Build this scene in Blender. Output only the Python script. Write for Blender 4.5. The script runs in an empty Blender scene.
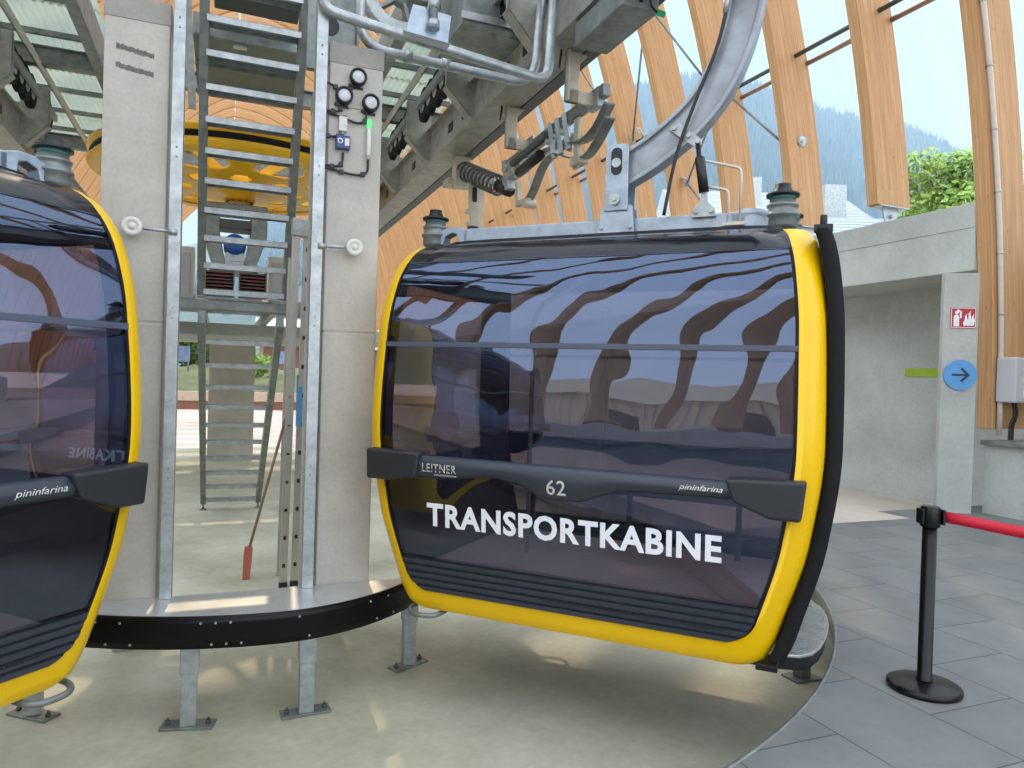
import bpy, math, random
import numpy as np
from mathutils import Matrix, Vector
random.seed(7)
SC = bpy.context.scene
COL = SC.collection
PI = math.pi
R = math.radians

# ------------------------------------------------------------------ frames
# hall frame: x' = l across the hall, y' = s along the hall, centre of the turn-round pit
C0 = (-2.2, 6.5)
TA = R(22)
def W(l, s, z=0.0):
    return (C0[0] + l*math.cos(TA) - s*math.sin(TA), C0[1] + l*math.sin(TA) + s*math.cos(TA), z)
FRAMES = {'A': (C0, TA), 'W': ((0, 0), 0.0)}

# ------------------------------------------------------------------ materials
def nodes(name):
    m = bpy.data.materials.new(name); m.use_nodes = True
    nt = m.node_tree; nt.nodes.clear()
    out = nt.nodes.new('ShaderNodeOutputMaterial')
    return m, nt, out
def N(nt, t, **k):
    n = nt.nodes.new(t)
    for a, b in k.items():
        if a in n.inputs: n.inputs[a].default_value = b
        else: setattr(n, a, b)
    return n
def c4(c): return (c[0], c[1], c[2], 1.0)
def srgb(r, g, b):
    def f(x):
        x /= 255.0
        return x/12.92 if x <= .04045 else ((x+.055)/1.055)**2.4
    return (f(r), f(g), f(b))
def pbr(name, col, rough=.5, metal=0.0, var=.12, scale=6.0, bump=0.0, bscale=None, coat=0.0, stretch=None, col2=None, spec=.5, detail=5.0):
    m, nt, out = nodes(name)
    p = N(nt, 'ShaderNodeBsdfPrincipled', Roughness=rough, Metallic=metal)
    p.inputs['Specular IOR Level'].default_value = spec
    p.inputs['Coat Weight'].default_value = coat
    p.inputs['Coat Roughness'].default_value = .05
    tc = N(nt, 'ShaderNodeTexCoord'); src = tc.outputs['Object']
    if stretch:
        mp = N(nt, 'ShaderNodeMapping'); mp.inputs['Scale'].default_value = stretch
        nt.links.new(src, mp.inputs[0]); src = mp.outputs[0]
    if var > 0:
        nz = N(nt, 'ShaderNodeTexNoise', Scale=scale, Detail=detail, Roughness=.6)
        nt.links.new(src, nz.inputs['Vector'])
        rp = N(nt, 'ShaderNodeValToRGB')
        a = col2 if col2 else tuple(max(0, x*(1-var)) for x in col)
        b = col if col2 else tuple(min(1, x*(1+var)) for x in col)
        rp.color_ramp.elements[0].position = .3; rp.color_ramp.elements[0].color = c4(a)
        rp.color_ramp.elements[1].position = .7; rp.color_ramp.elements[1].color = c4(b)
        nt.links.new(nz.outputs['Fac'], rp.inputs[0]); nt.links.new(rp.outputs[0], p.inputs['Base Color'])
    else:
        p.inputs['Base Color'].default_value = c4(col)
    if bump > 0:
        nb = N(nt, 'ShaderNodeTexNoise', Scale=bscale or scale*4, Detail=4.0)
        nt.links.new(src, nb.inputs['Vector'])
        bp = N(nt, 'ShaderNodeBump', Strength=bump, Distance=.01)
        nt.links.new(nb.outputs['Fac'], bp.inputs['Height']); nt.links.new(bp.outputs[0], p.inputs['Normal'])
    nt.links.new(p.outputs[0], out.inputs[0])
    return m

M = {}
M['galv'] = pbr('galvanised_steel', srgb(170, 176, 177), .4, .55, .24, 14, .08, 40)
M['galv_dark'] = pbr('galvanised_steel_dull', srgb(128, 134, 131), .45, .45, .3, 9, .08, 40)
M['galv_blue'] = pbr('galvanised_steel_cool', srgb(158, 170, 182), .38, .55, .2, 12, .06, 40)
M['arm'] = pbr('cast_galvanised', srgb(158, 164, 170), .45, .5, .2, 7, .06, 40)
M['steel_dark'] = pbr('painted_dark_steel', srgb(84, 88, 86), .5, .3, .15, 4)
M['beige_steel'] = pbr('weathered_zinc', srgb(190, 184, 166), .5, .25, .15, 8)
M['alu'] = pbr('brushed_aluminium', srgb(188, 186, 182), .38, .7, .1, 8, stretch=(6, 6, .5))
M['black'] = pbr('black_plastic', srgb(24, 25, 28), .42, 0, .1, 20, .03, 200)
M['black_gloss'] = pbr('black_glossy_board', srgb(14, 14, 15), .35, 0, .15, 6, .02, 60, spec=.22)
M['black_post'] = pbr('black_coated_steel', srgb(14, 14, 15), .3, 0, .1, 20, spec=.35)
M['rubber'] = pbr('black_rubber', srgb(22, 22, 24), .7, 0, .15, 20, spec=.25)
M['bumper'] = pbr('anthracite_plastic', srgb(50, 55, 64), .38, 0, .06, 10)
M['pad'] = pbr('black_grained_plastic', srgb(40, 42, 45), .45, 0, .1, 60, .1, 300)
M['yellow'] = pbr('yellow_lacquer', srgb(236, 188, 4), .28, 0, .03, 2, coat=.1, spec=.35)
M['yellow_wheel'] = pbr('yellow_wheel_paint', srgb(236, 182, 14), .4, 0, .1, 3)
M['white'] = pbr('white_sticker', srgb(238, 238, 242), .5, 0, .02, 8)
M['white_matt'] = pbr('pale_grey_enamel', srgb(214, 212, 206), .5, 0, .05, 8)
M['silver_text'] = pbr('silver_sticker', srgb(214, 212, 205), .35, .3, .04, 8)
M['grey_box'] = pbr('grey_plastic', srgb(188, 190, 192), .45, 0, .04, 8)
M['blue_box'] = pbr('blue_plastic', srgb(58, 72, 128), .45, 0, .05, 8)
M['blue_paint'] = pbr('blue_enamel', srgb(84, 152, 208), .45, 0, .04, 8)
M['blue_motor'] = pbr('blue_machine_paint', srgb(40, 92, 168), .4, 0, .1, 8)
M['navy'] = pbr('navy_ink', srgb(22, 44, 78), .5, 0, 0)
M['lime'] = pbr('lime_paint', srgb(150, 178, 44), .6, 0, .05, 8)
M['red_sign'] = pbr('red_sign', srgb(176, 36, 44), .45, 0, .05, 8)
M['red_belt'] = pbr('red_webbing', srgb(200, 22, 48), .6, 0, .08, 60, .1, 300)
M['red_broom'] = pbr('faded_red_bristles', srgb(186, 104, 88), .8, 0, .2, 60)
M['stick'] = pbr('worn_wooden_stick', srgb(134, 112, 88), .6, 0, .2, 20)
M['teal'] = pbr('teal_seal', srgb(60, 112, 108), .5, 0, .05, 8)
M['screen'] = pbr('dark_display', srgb(40, 44, 48), .15, 0, 0)
M['inside'] = pbr('cabin_lining', srgb(84, 80, 84), .6, 0, .1, 8)
M['cabin_floor'] = pbr('cabin_floor', srgb(222, 204, 208), .7, 0, .08, 30)
M['maroon'] = pbr('brown_red_fins', srgb(104, 60, 52), .55, 0, .15, 10)
M['pipe'] = pbr('pale_pipe', srgb(206, 196, 184), .4, .1, .06, 10)
M['slate'] = pbr('pale_slate_roof', srgb(190, 198, 202), .5, 0, .15, 12)
M['render_wall'] = pbr('house_render', srgb(205, 198, 188), .8, 0, .08, 3)
M['brown_wall'] = pbr('brown_timber_wall', srgb(120, 92, 76), .8, 0, .2, 6, stretch=(1, 1, .1))
M['bark'] = pbr('bark', srgb(92, 80, 66), .9, 0, .25, 8)
M['leaf'] = pbr('fresh_leaves', srgb(176, 204, 112), .6, 0, .3, 3, col2=srgb(130, 166, 78))
M['leaf_dark'] = pbr('dark_leaves', srgb(86, 116, 60), .7, 0, .3, 3)
M['conifer'] = pbr('conifer_needles', srgb(62, 84, 66), .9, 0, .3, .02)
M['soil'] = pbr('flowerbed', srgb(120, 112, 98), .9, 0, .3, 2, col2=srgb(96, 124, 62))
M['boardpic'] = pbr('printed_board', srgb(150, 170, 205), .5, 0, .3, 3, col2=srgb(96, 118, 170))
M['brick'] = pbr('red_brown_wall', srgb(146, 108, 92), .8, 0, .12, 5)
M['sand'] = pbr('sandstone', srgb(206, 186, 164), .8, 0, .1, 5)
M['ground'] = pbr('pale_paving', srgb(206, 192, 182), .85, 0, .1, 1.2)

def concrete(name, col, dark, sc=1.2, rough=.8, seams=None, amt=.35):
    m, nt, out = nodes(name)
    p = N(nt, 'ShaderNodeBsdfPrincipled', Roughness=rough); p.inputs['Specular IOR Level'].default_value = .3
    tc = N(nt, 'ShaderNodeTexCoord')
    n1 = N(nt, 'ShaderNodeTexNoise', Scale=sc, Detail=8.0, Roughness=.65)
    n2 = N(nt, 'ShaderNodeTexNoise', Scale=sc*22, Detail=3.0)
    n3 = N(nt, 'ShaderNodeTexNoise', Scale=sc*.45, Detail=3.0)
    for n in (n1, n2, n3): nt.links.new(tc.outputs['Object'], n.inputs['Vector'])
    rp = N(nt, 'ShaderNodeValToRGB'); e = rp.color_ramp.elements
    e[0].position = .28; e[0].color = c4(dark); e[1].position = .68; e[1].color = c4(col)
    nt.links.new(n1.outputs['Fac'], rp.inputs[0])
    mx = N(nt, 'ShaderNodeMixRGB', blend_type='MULTIPLY', Fac=amt)
    rp2 = N(nt, 'ShaderNodeValToRGB'); e = rp2.color_ramp.elements
    e[0].position = .35; e[0].color = (.62, .62, .62, 1); e[1].position = .6; e[1].color = (1, 1, 1, 1)
    ad = N(nt, 'ShaderNodeMath', operation='MULTIPLY_ADD'); ad.inputs[1].default_value = .35
    nt.links.new(n2.outputs['Fac'], ad.inputs[0]); 
    ml = N(nt, 'ShaderNodeMath', operation='MULTIPLY'); ml.inputs[1].default_value = .65
    nt.links.new(n3.outputs['Fac'], ml.inputs[0]); nt.links.new(ml.outputs[0], ad.inputs[2])
    nt.links.new(ad.outputs[0], rp2.inputs[0])
    nt.links.new(rp.outputs[0], mx.inputs[1]); nt.links.new(rp2.outputs[0], mx.inputs[2])
    nt.links.new(mx.outputs[0], p.inputs['Base Color'])
    bp = N(nt, 'ShaderNodeBump', Strength=.12, Distance=.01)
    nt.links.new(n2.outputs['Fac'], bp.inputs['Height']); nt.links.new(bp.outputs[0], p.inputs['Normal'])
    nt.links.new(p.outputs[0], out.inputs[0])
    return m
M['pillar'] = concrete('pillar_concrete', srgb(204, 200, 191), srgb(176, 172, 163), 1.7, amt=.4)
M['wallc'] = concrete('wall_concrete', srgb(198, 202, 196), srgb(170, 174, 168), .9, amt=.45)
M['pit'] = concrete('pit_concrete', srgb(216, 214, 194), srgb(172, 169, 142), .8, .62, amt=.5)
M['apron'] = concrete('apron_concrete', srgb(204, 194, 182), srgb(184, 174, 162), .8, amt=.2)
M['paving'] = concrete('forecourt_paving', srgb(226, 214, 204), srgb(206, 190, 178), .25, amt=.2)

def tiles():
    m, nt, out = nodes('grey_paving_tiles')
    p = N(nt, 'ShaderNodeBsdfPrincipled', Roughness=.55); p.inputs['Specular IOR Level'].default_value = .4
    tc = N(nt, 'ShaderNodeTexCoord'); mp = N(nt, 'ShaderNodeMapping')
    mp.inputs['Rotation'].default_value = (0, 0, R(90)); mp.inputs['Location'].default_value = (.13, .12, 0)
    nt.links.new(tc.outputs['Object'], mp.inputs[0])
    b = N(nt, 'ShaderNodeTexBrick', Scale=1.0)
    b.offset = .5; b.inputs['Brick Width'].default_value = .9; b.inputs['Row Height'].default_value = .6
    b.inputs['Mortar Size'].default_value = .0045; b.inputs['Mortar Smooth'].default_value = .2; b.inputs['Bias'].default_value = 0
    b.inputs['Color1'].default_value = c4(srgb(114, 117, 117)); b.inputs['Color2'].default_value = c4(srgb(127, 129, 128))
    b.inputs['Mortar'].default_value = c4(srgb(70, 72, 74))
    nt.links.new(mp.outputs[0], b.inputs['Vector'])
    nz = N(nt, 'ShaderNodeTexNoise', Scale=2.2, Detail=9.0, Roughness=.7); nt.links.new(tc.outputs['Object'], nz.inputs['Vector'])
    rp = N(nt, 'ShaderNodeValToRGB'); rp.color_ramp.elements[0].position = .3; rp.color_ramp.elements[1].position = .7
    rp.color_ramp.elements[0].color = (.76, .76, .75, 1); rp.color_ramp.elements[1].color = (1.06, 1.06, 1.06, 1)
    nt.links.new(nz.outputs['Fac'], rp.inputs[0])
    mx = N(nt, 'ShaderNodeMixRGB', blend_type='MULTIPLY', Fac=1.0)
    nt.links.new(b.outputs['Color'], mx.inputs[1]); nt.links.new(rp.outputs[0], mx.inputs[2])
    nt.links.new(mx.outputs[0], p.inputs['Base Color'])
    n2 = N(nt, 'ShaderNodeTexNoise', Scale=120.0, Detail=2.0); nt.links.new(tc.outputs['Object'], n2.inputs['Vector'])
    bp = N(nt, 'ShaderNodeBump', Strength=.15, Distance=.004); nt.links.new(n2.outputs['Fac'], bp.inputs['Height'])
    nt.links.new(bp.outputs[0], p.inputs['Normal'])
    nt.links.new(p.outputs[0], out.inputs[0]); return m
M['tiles'] = tiles()
M['cap'] = concrete('pillar_cap_concrete', srgb(172, 170, 162), srgb(148, 146, 140), 3.0)
M['chip'] = pbr('chipped_concrete', srgb(112, 106, 100), .9, 0, .35, 60, .3, 90)
M['girder'] = pbr('pale_zinc_girder', srgb(160, 159, 150), .48, .35, .26, 7, .06, 40)
M['clad'] = pbr('silver_grey_cladding', srgb(232, 208, 172), .8, 0, .12, 3)
M['deck'] = pbr('deck_sheet', srgb(122, 128, 120), .5, .2, .1, 4)

def wood():
    m, nt, out = nodes('glulam_spruce')
    p = N(nt, 'ShaderNodeBsdfPrincipled', Roughness=.55); p.inputs['Specular IOR Level'].default_value = .3
    uv = N(nt, 'ShaderNodeUVMap'); uv.uv_map = 'UVMap'
    oi = N(nt, 'ShaderNodeObjectInfo')
    cb = N(nt, 'ShaderNodeCombineXYZ')
    rnd = N(nt, 'ShaderNodeMath', operation='MULTIPLY'); rnd.inputs[1].default_value = 37.0
    nt.links.new(oi.outputs['Random'], rnd.inputs[0]); nt.links.new(rnd.outputs[0], cb.inputs[0]); nt.links.new(rnd.outputs[0], cb.inputs[2])
    va = N(nt, 'ShaderNodeVectorMath', operation='ADD'); nt.links.new(uv.outputs[0], va.inputs[0]); nt.links.new(cb.outputs[0], va.inputs[1])
    mp = N(nt, 'ShaderNodeMapping'); mp.inputs['Scale'].default_value = (.8, 26, 1); nt.links.new(va.outputs[0], mp.inputs[0])
    nz = N(nt, 'ShaderNodeTexNoise', Scale=1.6, Detail=8.0, Roughness=.6); nt.links.new(mp.outputs[0], nz.inputs['Vector'])
    rp = N(nt, 'ShaderNodeValToRGB'); e = rp.color_ramp.elements
    e[0].position = .25; e[0].color = c4(srgb(180, 135, 88)); e[1].position = .75; e[1].color = c4(srgb(216, 173, 125))
    nt.links.new(nz.outputs['Fac'], rp.inputs[0])
    # lamella tint: one tone per 40 mm layer and finger-jointed length
    b = N(nt, 'ShaderNodeTexBrick', Scale=1.0); b.offset = .37
    b.inputs['Brick Width'].default_value = 1.7; b.inputs['Row Height'].default_value = .042; b.inputs['Mortar Size'].default_value = .0012
    b.inputs['Color1'].default_value = (1, 1, 1, 1); b.inputs['Color2'].default_value = (.87, .86, .84, 1); b.inputs['Mortar'].default_value = (.74, .7, .66, 1)
    nt.links.new(va.outputs[0], b.inputs['Vector'])
    mx = N(nt, 'ShaderNodeMixRGB', blend_type='MULTIPLY', Fac=1.0)
    nt.links.new(rp.outputs[0], mx.inputs[1]); nt.links.new(b.outputs['Color'], mx.inputs[2])
    # knots
    mk = N(nt, 'ShaderNodeMapping'); mk.inputs['Scale'].default_value = (3.0, 12.0, 1); nt.links.new(va.outputs[0], mk.inputs[0])
    vo = N(nt, 'ShaderNodeTexVoronoi', Scale=1.0); nt.links.new(mk.outputs[0], vo.inputs['Vector'])
    rk = N(nt, 'ShaderNodeValToRGB'); rk.color_ramp.elements[0].position = .04; rk.color_ramp.elements[0].color = (.55, .42, .32, 1)
    rk.color_ramp.elements[1].position = .12; rk.color_ramp.elements[1].color = (1, 1, 1, 1)
    nt.links.new(vo.outputs['Distance'], rk.inputs[0])
    m2 = N(nt, 'ShaderNodeMixRGB', blend_type='MULTIPLY', Fac=.8)
    nt.links.new(mx.outputs[0], m2.inputs[1]); nt.links.new(rk.outputs[0], m2.inputs[2])
    nt.links.new(m2.outputs[0], p.inputs['Base Color'])
    nt.links.new(p.outputs[0], out.inputs[0]); return m
M['wood'] = wood()

def checker_plate():
    m, nt, out = nodes('tread_plate')
    p = N(nt, 'ShaderNodeBsdfPrincipled', Roughness=.36, Metallic=.75)
    p.inputs['Base Color'].default_value = c4(srgb(196, 194, 188)); p.inputs['Metallic'].default_value = .55
    tc = N(nt, 'ShaderNodeTexCoord'); mp = N(nt, 'ShaderNodeMapping'); mp.inputs['Rotation'].default_value = (0, 0, R(45))
    nt.links.new(tc.outputs['Object'], mp.inputs[0])
    ck = N(nt, 'ShaderNodeTexChecker', Scale=45.0); nt.links.new(mp.outputs[0], ck.inputs['Vector'])
    nz = N(nt, 'ShaderNodeTexNoise', Scale=6.0, Detail=5.0); nt.links.new(tc.outputs['Object'], nz.inputs['Vector'])
    rp = N(nt, 'ShaderNodeValToRGB'); rp.color_ramp.elements[0].color = c4(srgb(186, 188, 188)); rp.color_ramp.elements[1].color = c4(srgb(232, 234, 234))
    nt.links.new(nz.outputs['Fac'], rp.inputs[0]); nt.links.new(rp.outputs[0], p.inputs['Base Color'])
    bp = N(nt, 'ShaderNodeBump', Strength=.8, Distance=.004); nt.links.new(ck.outputs['Fac'], bp.inputs['Height'])
    nt.links.new(bp.outputs[0], p.inputs['Normal']); nt.links.new(p.outputs[0], out.inputs[0]); return m
M['tread'] = checker_plate()

def sheet_mat():
    m, nt, out = nodes('translucent_corrugated_sheet')
    d = N(nt, 'ShaderNodeBsdfPrincipled', Roughness=.4); d.inputs['Base Color'].default_value = c4(srgb(138, 146, 140))
    t = N(nt, 'ShaderNodeBsdfTranslucent'); t.inputs['Color'].default_value = c4(srgb(208, 222, 204))
    mx = N(nt, 'ShaderNodeMixShader', Fac=.42); nt.links.new(d.outputs[0], mx.inputs[1]); nt.links.new(t.outputs[0], mx.inputs[2])
    nt.links.new(mx.outputs[0], out.inputs[0]); return m
M['sheet'] = sheet_mat()

def tinted_glass(name, tint, base, refl=(.86, .9, 1.0), wav=.0):
    m, nt, out = nodes(name)
    tr = N(nt, 'ShaderNodeBsdfTransparent'); tr.inputs['Color'].default_value = c4(tint)
    gl = N(nt, 'ShaderNodeBsdfGlossy', Roughness=.006); gl.inputs['Color'].default_value = c4(refl)
    ge = N(nt, 'ShaderNodeNewGeometry')
    dt = N(nt, 'ShaderNodeVectorMath', operation='DOT_PRODUCT'); nt.links.new(ge.outputs['Normal'], dt.inputs[0]); nt.links.new(ge.outputs['Incoming'], dt.inputs[1])
    ab = N(nt, 'ShaderNodeMath', operation='ABSOLUTE'); nt.links.new(dt.outputs['Value'], ab.inputs[0])
    om = N(nt, 'ShaderNodeMath', operation='SUBTRACT'); om.inputs[0].default_value = 1.0; nt.links.new(ab.outputs[0], om.inputs[1])
    pw_ = N(nt, 'ShaderNodeMath', operation='POWER'); pw_.inputs[1].default_value = 5.0; nt.links.new(om.outputs[0], pw_.inputs[0])
    mr = N(nt, 'ShaderNodeMapRange'); mr.inputs['To Min'].default_value = base; mr.inputs['To Max'].default_value = 1.0
    nt.links.new(pw_.outputs[0], mr.inputs[0])
    mx = N(nt, 'ShaderNodeMixShader'); nt.links.new(mr.outputs[0], mx.inputs[0]); nt.links.new(tr.outputs[0], mx.inputs[1]); nt.links.new(gl.outputs[0], mx.inputs[2])
    if wav > 0:
        tc = N(nt, 'ShaderNodeTexCoord'); nz = N(nt, 'ShaderNodeTexNoise', Scale=2.1, Detail=1.0); nt.links.new(tc.outputs['Object'], nz.inputs['Vector'])
        bp = N(nt, 'ShaderNodeBump', Strength=wav, Distance=.02); nt.links.new(nz.outputs['Fac'], bp.inputs['Height'])
        nt.links.new(bp.outputs[0], gl.inputs['Normal'])
    nt.links.new(mx.outputs[0], out.inputs[0]); return m
M['tint'] = tinted_glass('smoked_cabin_glazing', (.38, .34, .37), .13, (.56, .68, 1.0), wav=.40)
M['glass'] = tinted_glass('clear_facade_glass', (.97, .99, 1.0), .035, (1, 1, 1))
def emit(name, col, st):
    m, nt, out = nodes(name); e = N(nt, 'ShaderNodeEmission', Strength=st); e.inputs['Color'].default_value = c4(col)
    nt.links.new(e.outputs[0], out.inputs[0]); return m
M['green_lamp'] = emit('green_signal_lamp', srgb(120, 240, 150), 1.2)
M['green_led'] = emit('green_led', srgb(60, 170, 120), .5)
M['lens'] = pbr('lamp_lens', srgb(206, 210, 214), .25, 0, .1, 60)

# ------------------------------------------------------------------ mesh builder
def unit(v):
    v = Vector(v); return v.normalized()
class MB:
    def __init__(s): s.v = []; s.f = []; s.sm = []; s.uv = None
    def add(s, vs, fs, smooth=False):
        o = len(s.v); s.v += [tuple(x) for x in vs]
        for q in fs: s.f.append(tuple(i+o for i in q)); s.sm.append(smooth)
        return s
    def box(s, x0, x1, y0, y1, z0, z1):
        vs = [(x, y, z) for z in (z0, z1) for y in (y0, y1) for x in (x0, x1)]
        return s.add(vs, [(0, 2, 3, 1), (4, 5, 7, 6), (0, 1, 5, 4), (2, 6, 7, 3), (0, 4, 6, 2), (1, 3, 7, 5)])
    def bar(s, p, q, w, h, up=(0, 0, 1)):
        p = Vector(p); q = Vector(q); d = (q-p).normalized(); u = Vector(up)
        sd = d.cross(u)
        if sd.length < 1e-4: sd = d.cross(Vector((0, 1, 0)))
        sd.normalize(); u = sd.cross(d).normalized()
        vs = []
        for e in (p, q):
            for a, b in ((-1, -1), (1, -1), (1, 1), (-1, 1)): vs.append(e + sd*(a*w/2) + u*(b*h/2))
        return s.add(vs, [(0, 1, 2, 3), (7, 6, 5, 4), (0, 4, 5, 1), (1, 5, 6, 2), (2, 6, 7, 3), (3, 7, 4, 0)])
    def tube(s, pts, r, n=10, caps=True, closed=False):
        pts = [Vector(p) for p in pts]; k = len(pts); rs = r if isinstance(r, (list, tuple)) else [r]*k
        t0 = (pts[1]-pts[0]).normalized()
        a = t0.cross(Vector((0, 0, 1)))
        if a.length < 1e-3: a = t0.cross(Vector((1, 0, 0)))
        a.normalize(); vs = []
        for i, p in enumerate(pts):
            if closed: t = (pts[(i+1) % k]-pts[i-1])
            else: t = (pts[min(i+1, k-1)]-pts[max(i-1, 0)])
            t.normalize(); a = (a - t*a.dot(t)).normalized(); b = t.cross(a)
            for j in range(n):
                an = 2*PI*j/n; vs.append(p + a*(math.cos(an)*rs[i]) + b*(math.sin(an)*rs[i]))
        fs = []
        for i in range(k if closed else k-1):
            i2 = (i+1) % k
            for j in range(n): fs.append((i*n+j, i*n+(j+1) % n, i2*n+(j+1) % n, i2*n+j))
        s.add(vs, fs, True)
        if caps and not closed:
            o = len(s.v)-len(vs)
            s.f.append(tuple(o+j for j in range(n))[::-1]); s.sm.append(False)
            s.f.append(tuple(o+(k-1)*n+j for j in range(n))); s.sm.append(False)
        return s
    def cyl(s, p, q, r, n=16, r2=None): return s.tube([p, q], [r, r if r2 is None else r2], n)
    def lathe(s, prof, c=(0, 0, 0), n=24, axis='z', smooth=True, flip=False):
        vs = []
        for r, h in prof:
            for j in range(n):
                a = 2*PI*j/n; x, y = r*math.cos(a), r*math.sin(a)
                p = (x, y, h) if axis == 'z' else ((x, h, y) if axis == 'y' else (h, x, y))
                vs.append((p[0]+c[0], p[1]+c[1], p[2]+c[2]))
        fs = [(i*n+j, i*n+(j+1) % n, (i+1)*n+(j+1) % n, (i+1)*n+j) for i in range(len(prof)-1) for j in range(n)]
        return s.add(vs, fs, smooth)
    def prism(s, pts, vec):
        n = len(pts); v = Vector(vec); vs = [Vector(p) for p in pts] + [Vector(p)+v for p in pts]
        fs = [tuple(range(n))[::-1], tuple(range(n, 2*n))] + [(i, (i+1) % n, n+(i+1) % n, n+i) for i in range(n)]
        return s.add(vs, fs)
    def grid(s, fn, nu, nv, smooth=True, skip=None):
        vs = [fn(i/nu, j/nv) for j in range(nv+1) for i in range(nu+1)]
        fs = []
        for j in range(nv):
            for i in range(nu):
                if skip and skip(i, j): continue
                a = j*(nu+1)+i; fs.append((a, a+1, a+nu+2, a+nu+1))
        return s.add(vs, fs, smooth)

ORIG = {}
def tag(o, label=None, cat=None, group=None, kind=None):
    if label: o['label'] = label
    if cat: o['category'] = cat
    if group: o['group'] = group
    if kind: o['kind'] = kind
    return o
def thing(name, label, cat, base=(0, 0, 0), frame='A', group=None, kind=None):
    o = bpy.data.objects.new(name, None); COL.objects.link(o)
    (cx, cy), ang = FRAMES[frame]
    o.location = (cx + base[0]*math.cos(ang) - base[1]*math.sin(ang), cy + base[0]*math.sin(ang) + base[1]*math.cos(ang), base[2])
    o.rotation_euler = (0, 0, ang); o.empty_display_size = .1
    ORIG[o.name] = base
    return tag(o, label, cat, group, kind)
def build(name, mb, mat, parent=None, base=None, frame='A', bevel=0, seg=2, solid=0, label=None, cat=None, group=None, kind=None, recalc=True, mats=None):
    if parent is not None: base = ORIG[parent.name]
    elif base is None:
        a = np.array(mb.v); base = ((a[:, 0].min()+a[:, 0].max())/2, (a[:, 1].min()+a[:, 1].max())/2, a[:, 2].min())
    vs = [(x-base[0], y-base[1], z-base[2]) for x, y, z in mb.v]
    me = bpy.data.meshes.new(name); me.from_pydata(vs, [], mb.f)
    me.polygons.foreach_set('use_smooth', mb.sm)
    if mb.uv is not None:
        ul = me.uv_layers.new(name='UVMap'); ul.data.foreach_set('uv', [c for q in mb.uv for c in q])
    me.materials.append(M[mat] if isinstance(mat, str) else mat)
    if recalc:
        import bmesh
        bm = bmesh.new(); bm.from_mesh(me); bmesh.ops.recalc_face_normals(bm, faces=bm.faces); bm.to_mesh(me); bm.free()
    me.update()
    o = bpy.data.objects.new(name, me); COL.objects.link(o)
    ORIG[o.name] = base
    if parent is not None: o.parent = parent
    else:
        (cx, cy), ang = FRAMES[frame]
        o.location = (cx + base[0]*math.cos(ang) - base[1]*math.sin(ang), cy + base[0]*math.sin(ang) + base[1]*math.cos(ang), base[2])
        o.rotation_euler = (0, 0, ang)
    if solid:
        md = o.modifiers.new('solid', 'SOLIDIFY'); md.thickness = solid; md.offset = -1
    if bevel:
        md = o.modifiers.new('bevel', 'BEVEL'); md.width = bevel; md.segments = seg; md.limit_method = 'ANGLE'; md.angle_limit = R(40)
    return tag(o, label, cat, group, kind)
def kids(o): return [c for c in bpy.data.objects if c.parent == o]
def copy_tree(o, parent=None, skip=()):
    c = o.copy(); COL.objects.link(c); ORIG[c.name] = ORIG.get(o.name, (0, 0, 0))
    if parent is not None: c.parent = parent
    for k in kids(o):
        if k.name.split('.')[0] in skip: continue
        copy_tree(k, c, skip)
    return c
def place(o, l, s, z, rz=None):
    o.location = W(l, s, z)
    if rz is not None: o.rotation_euler = (0, 0, TA + rz)

def hermite(tab):
    xs = [t[0] for t in tab]; ys = [t[1] for t in tab]; n = len(xs)
    d = [(ys[i+1]-ys[i])/(xs[i+1]-xs[i]) for i in range(n-1)]
    mm = [d[0]] + [0 if d[i-1]*d[i] <= 0 else 2*d[i-1]*d[i]/(d[i-1]+d[i]) for i in range(1, n-1)] + [d[-1]]
    def f(x):
        x = min(max(x, xs[0]), xs[-1]); i = 0
        while i < n-2 and x > xs[i+1]: i += 1
        h = xs[i+1]-xs[i]; t = (x-xs[i])/h
        return (2*t**3-3*t*t+1)*ys[i] + (t**3-2*t*t+t)*h*mm[i] + (-2*t**3+3*t*t)*ys[i+1] + (t**3-t*t)*h*mm[i+1]
    return f
def smooth_path(pts, k=6):
    P = [Vector(p) for p in pts]; out = []
    for i in range(len(P)-1):
        p0 = P[max(i-1, 0)]; p1 = P[i]; p2 = P[i+1]; p3 = P[min(i+2, len(P)-1)]
        for j in range(k):
            t = j/k
            out.append(.5*((2*p1) + (p2-p0)*t + (2*p0-5*p1+4*p2-p3)*t*t + (3*p1-p0-3*p2+p3)*t**3))
    out.append(P[-1]); return out
def fillet(pts, r, k=5):
    P = [Vector(p) for p in pts]; out = [P[0]]
    for i in range(1, len(P)-1):
        a = (P[i-1]-P[i]); b = (P[i+1]-P[i]); d = min(r, a.length*.48, b.length*.48); a.normalize(); b.normalize()
        p0 = P[i]+a*d; p1 = P[i]+b*d
        for j in range(k+1):
            t = j/k; out.append(p0*(1-t)**2 + P[i]*(2*t*(1-t)) + p1*t*t)
    out.append(P[-1]); return out
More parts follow.
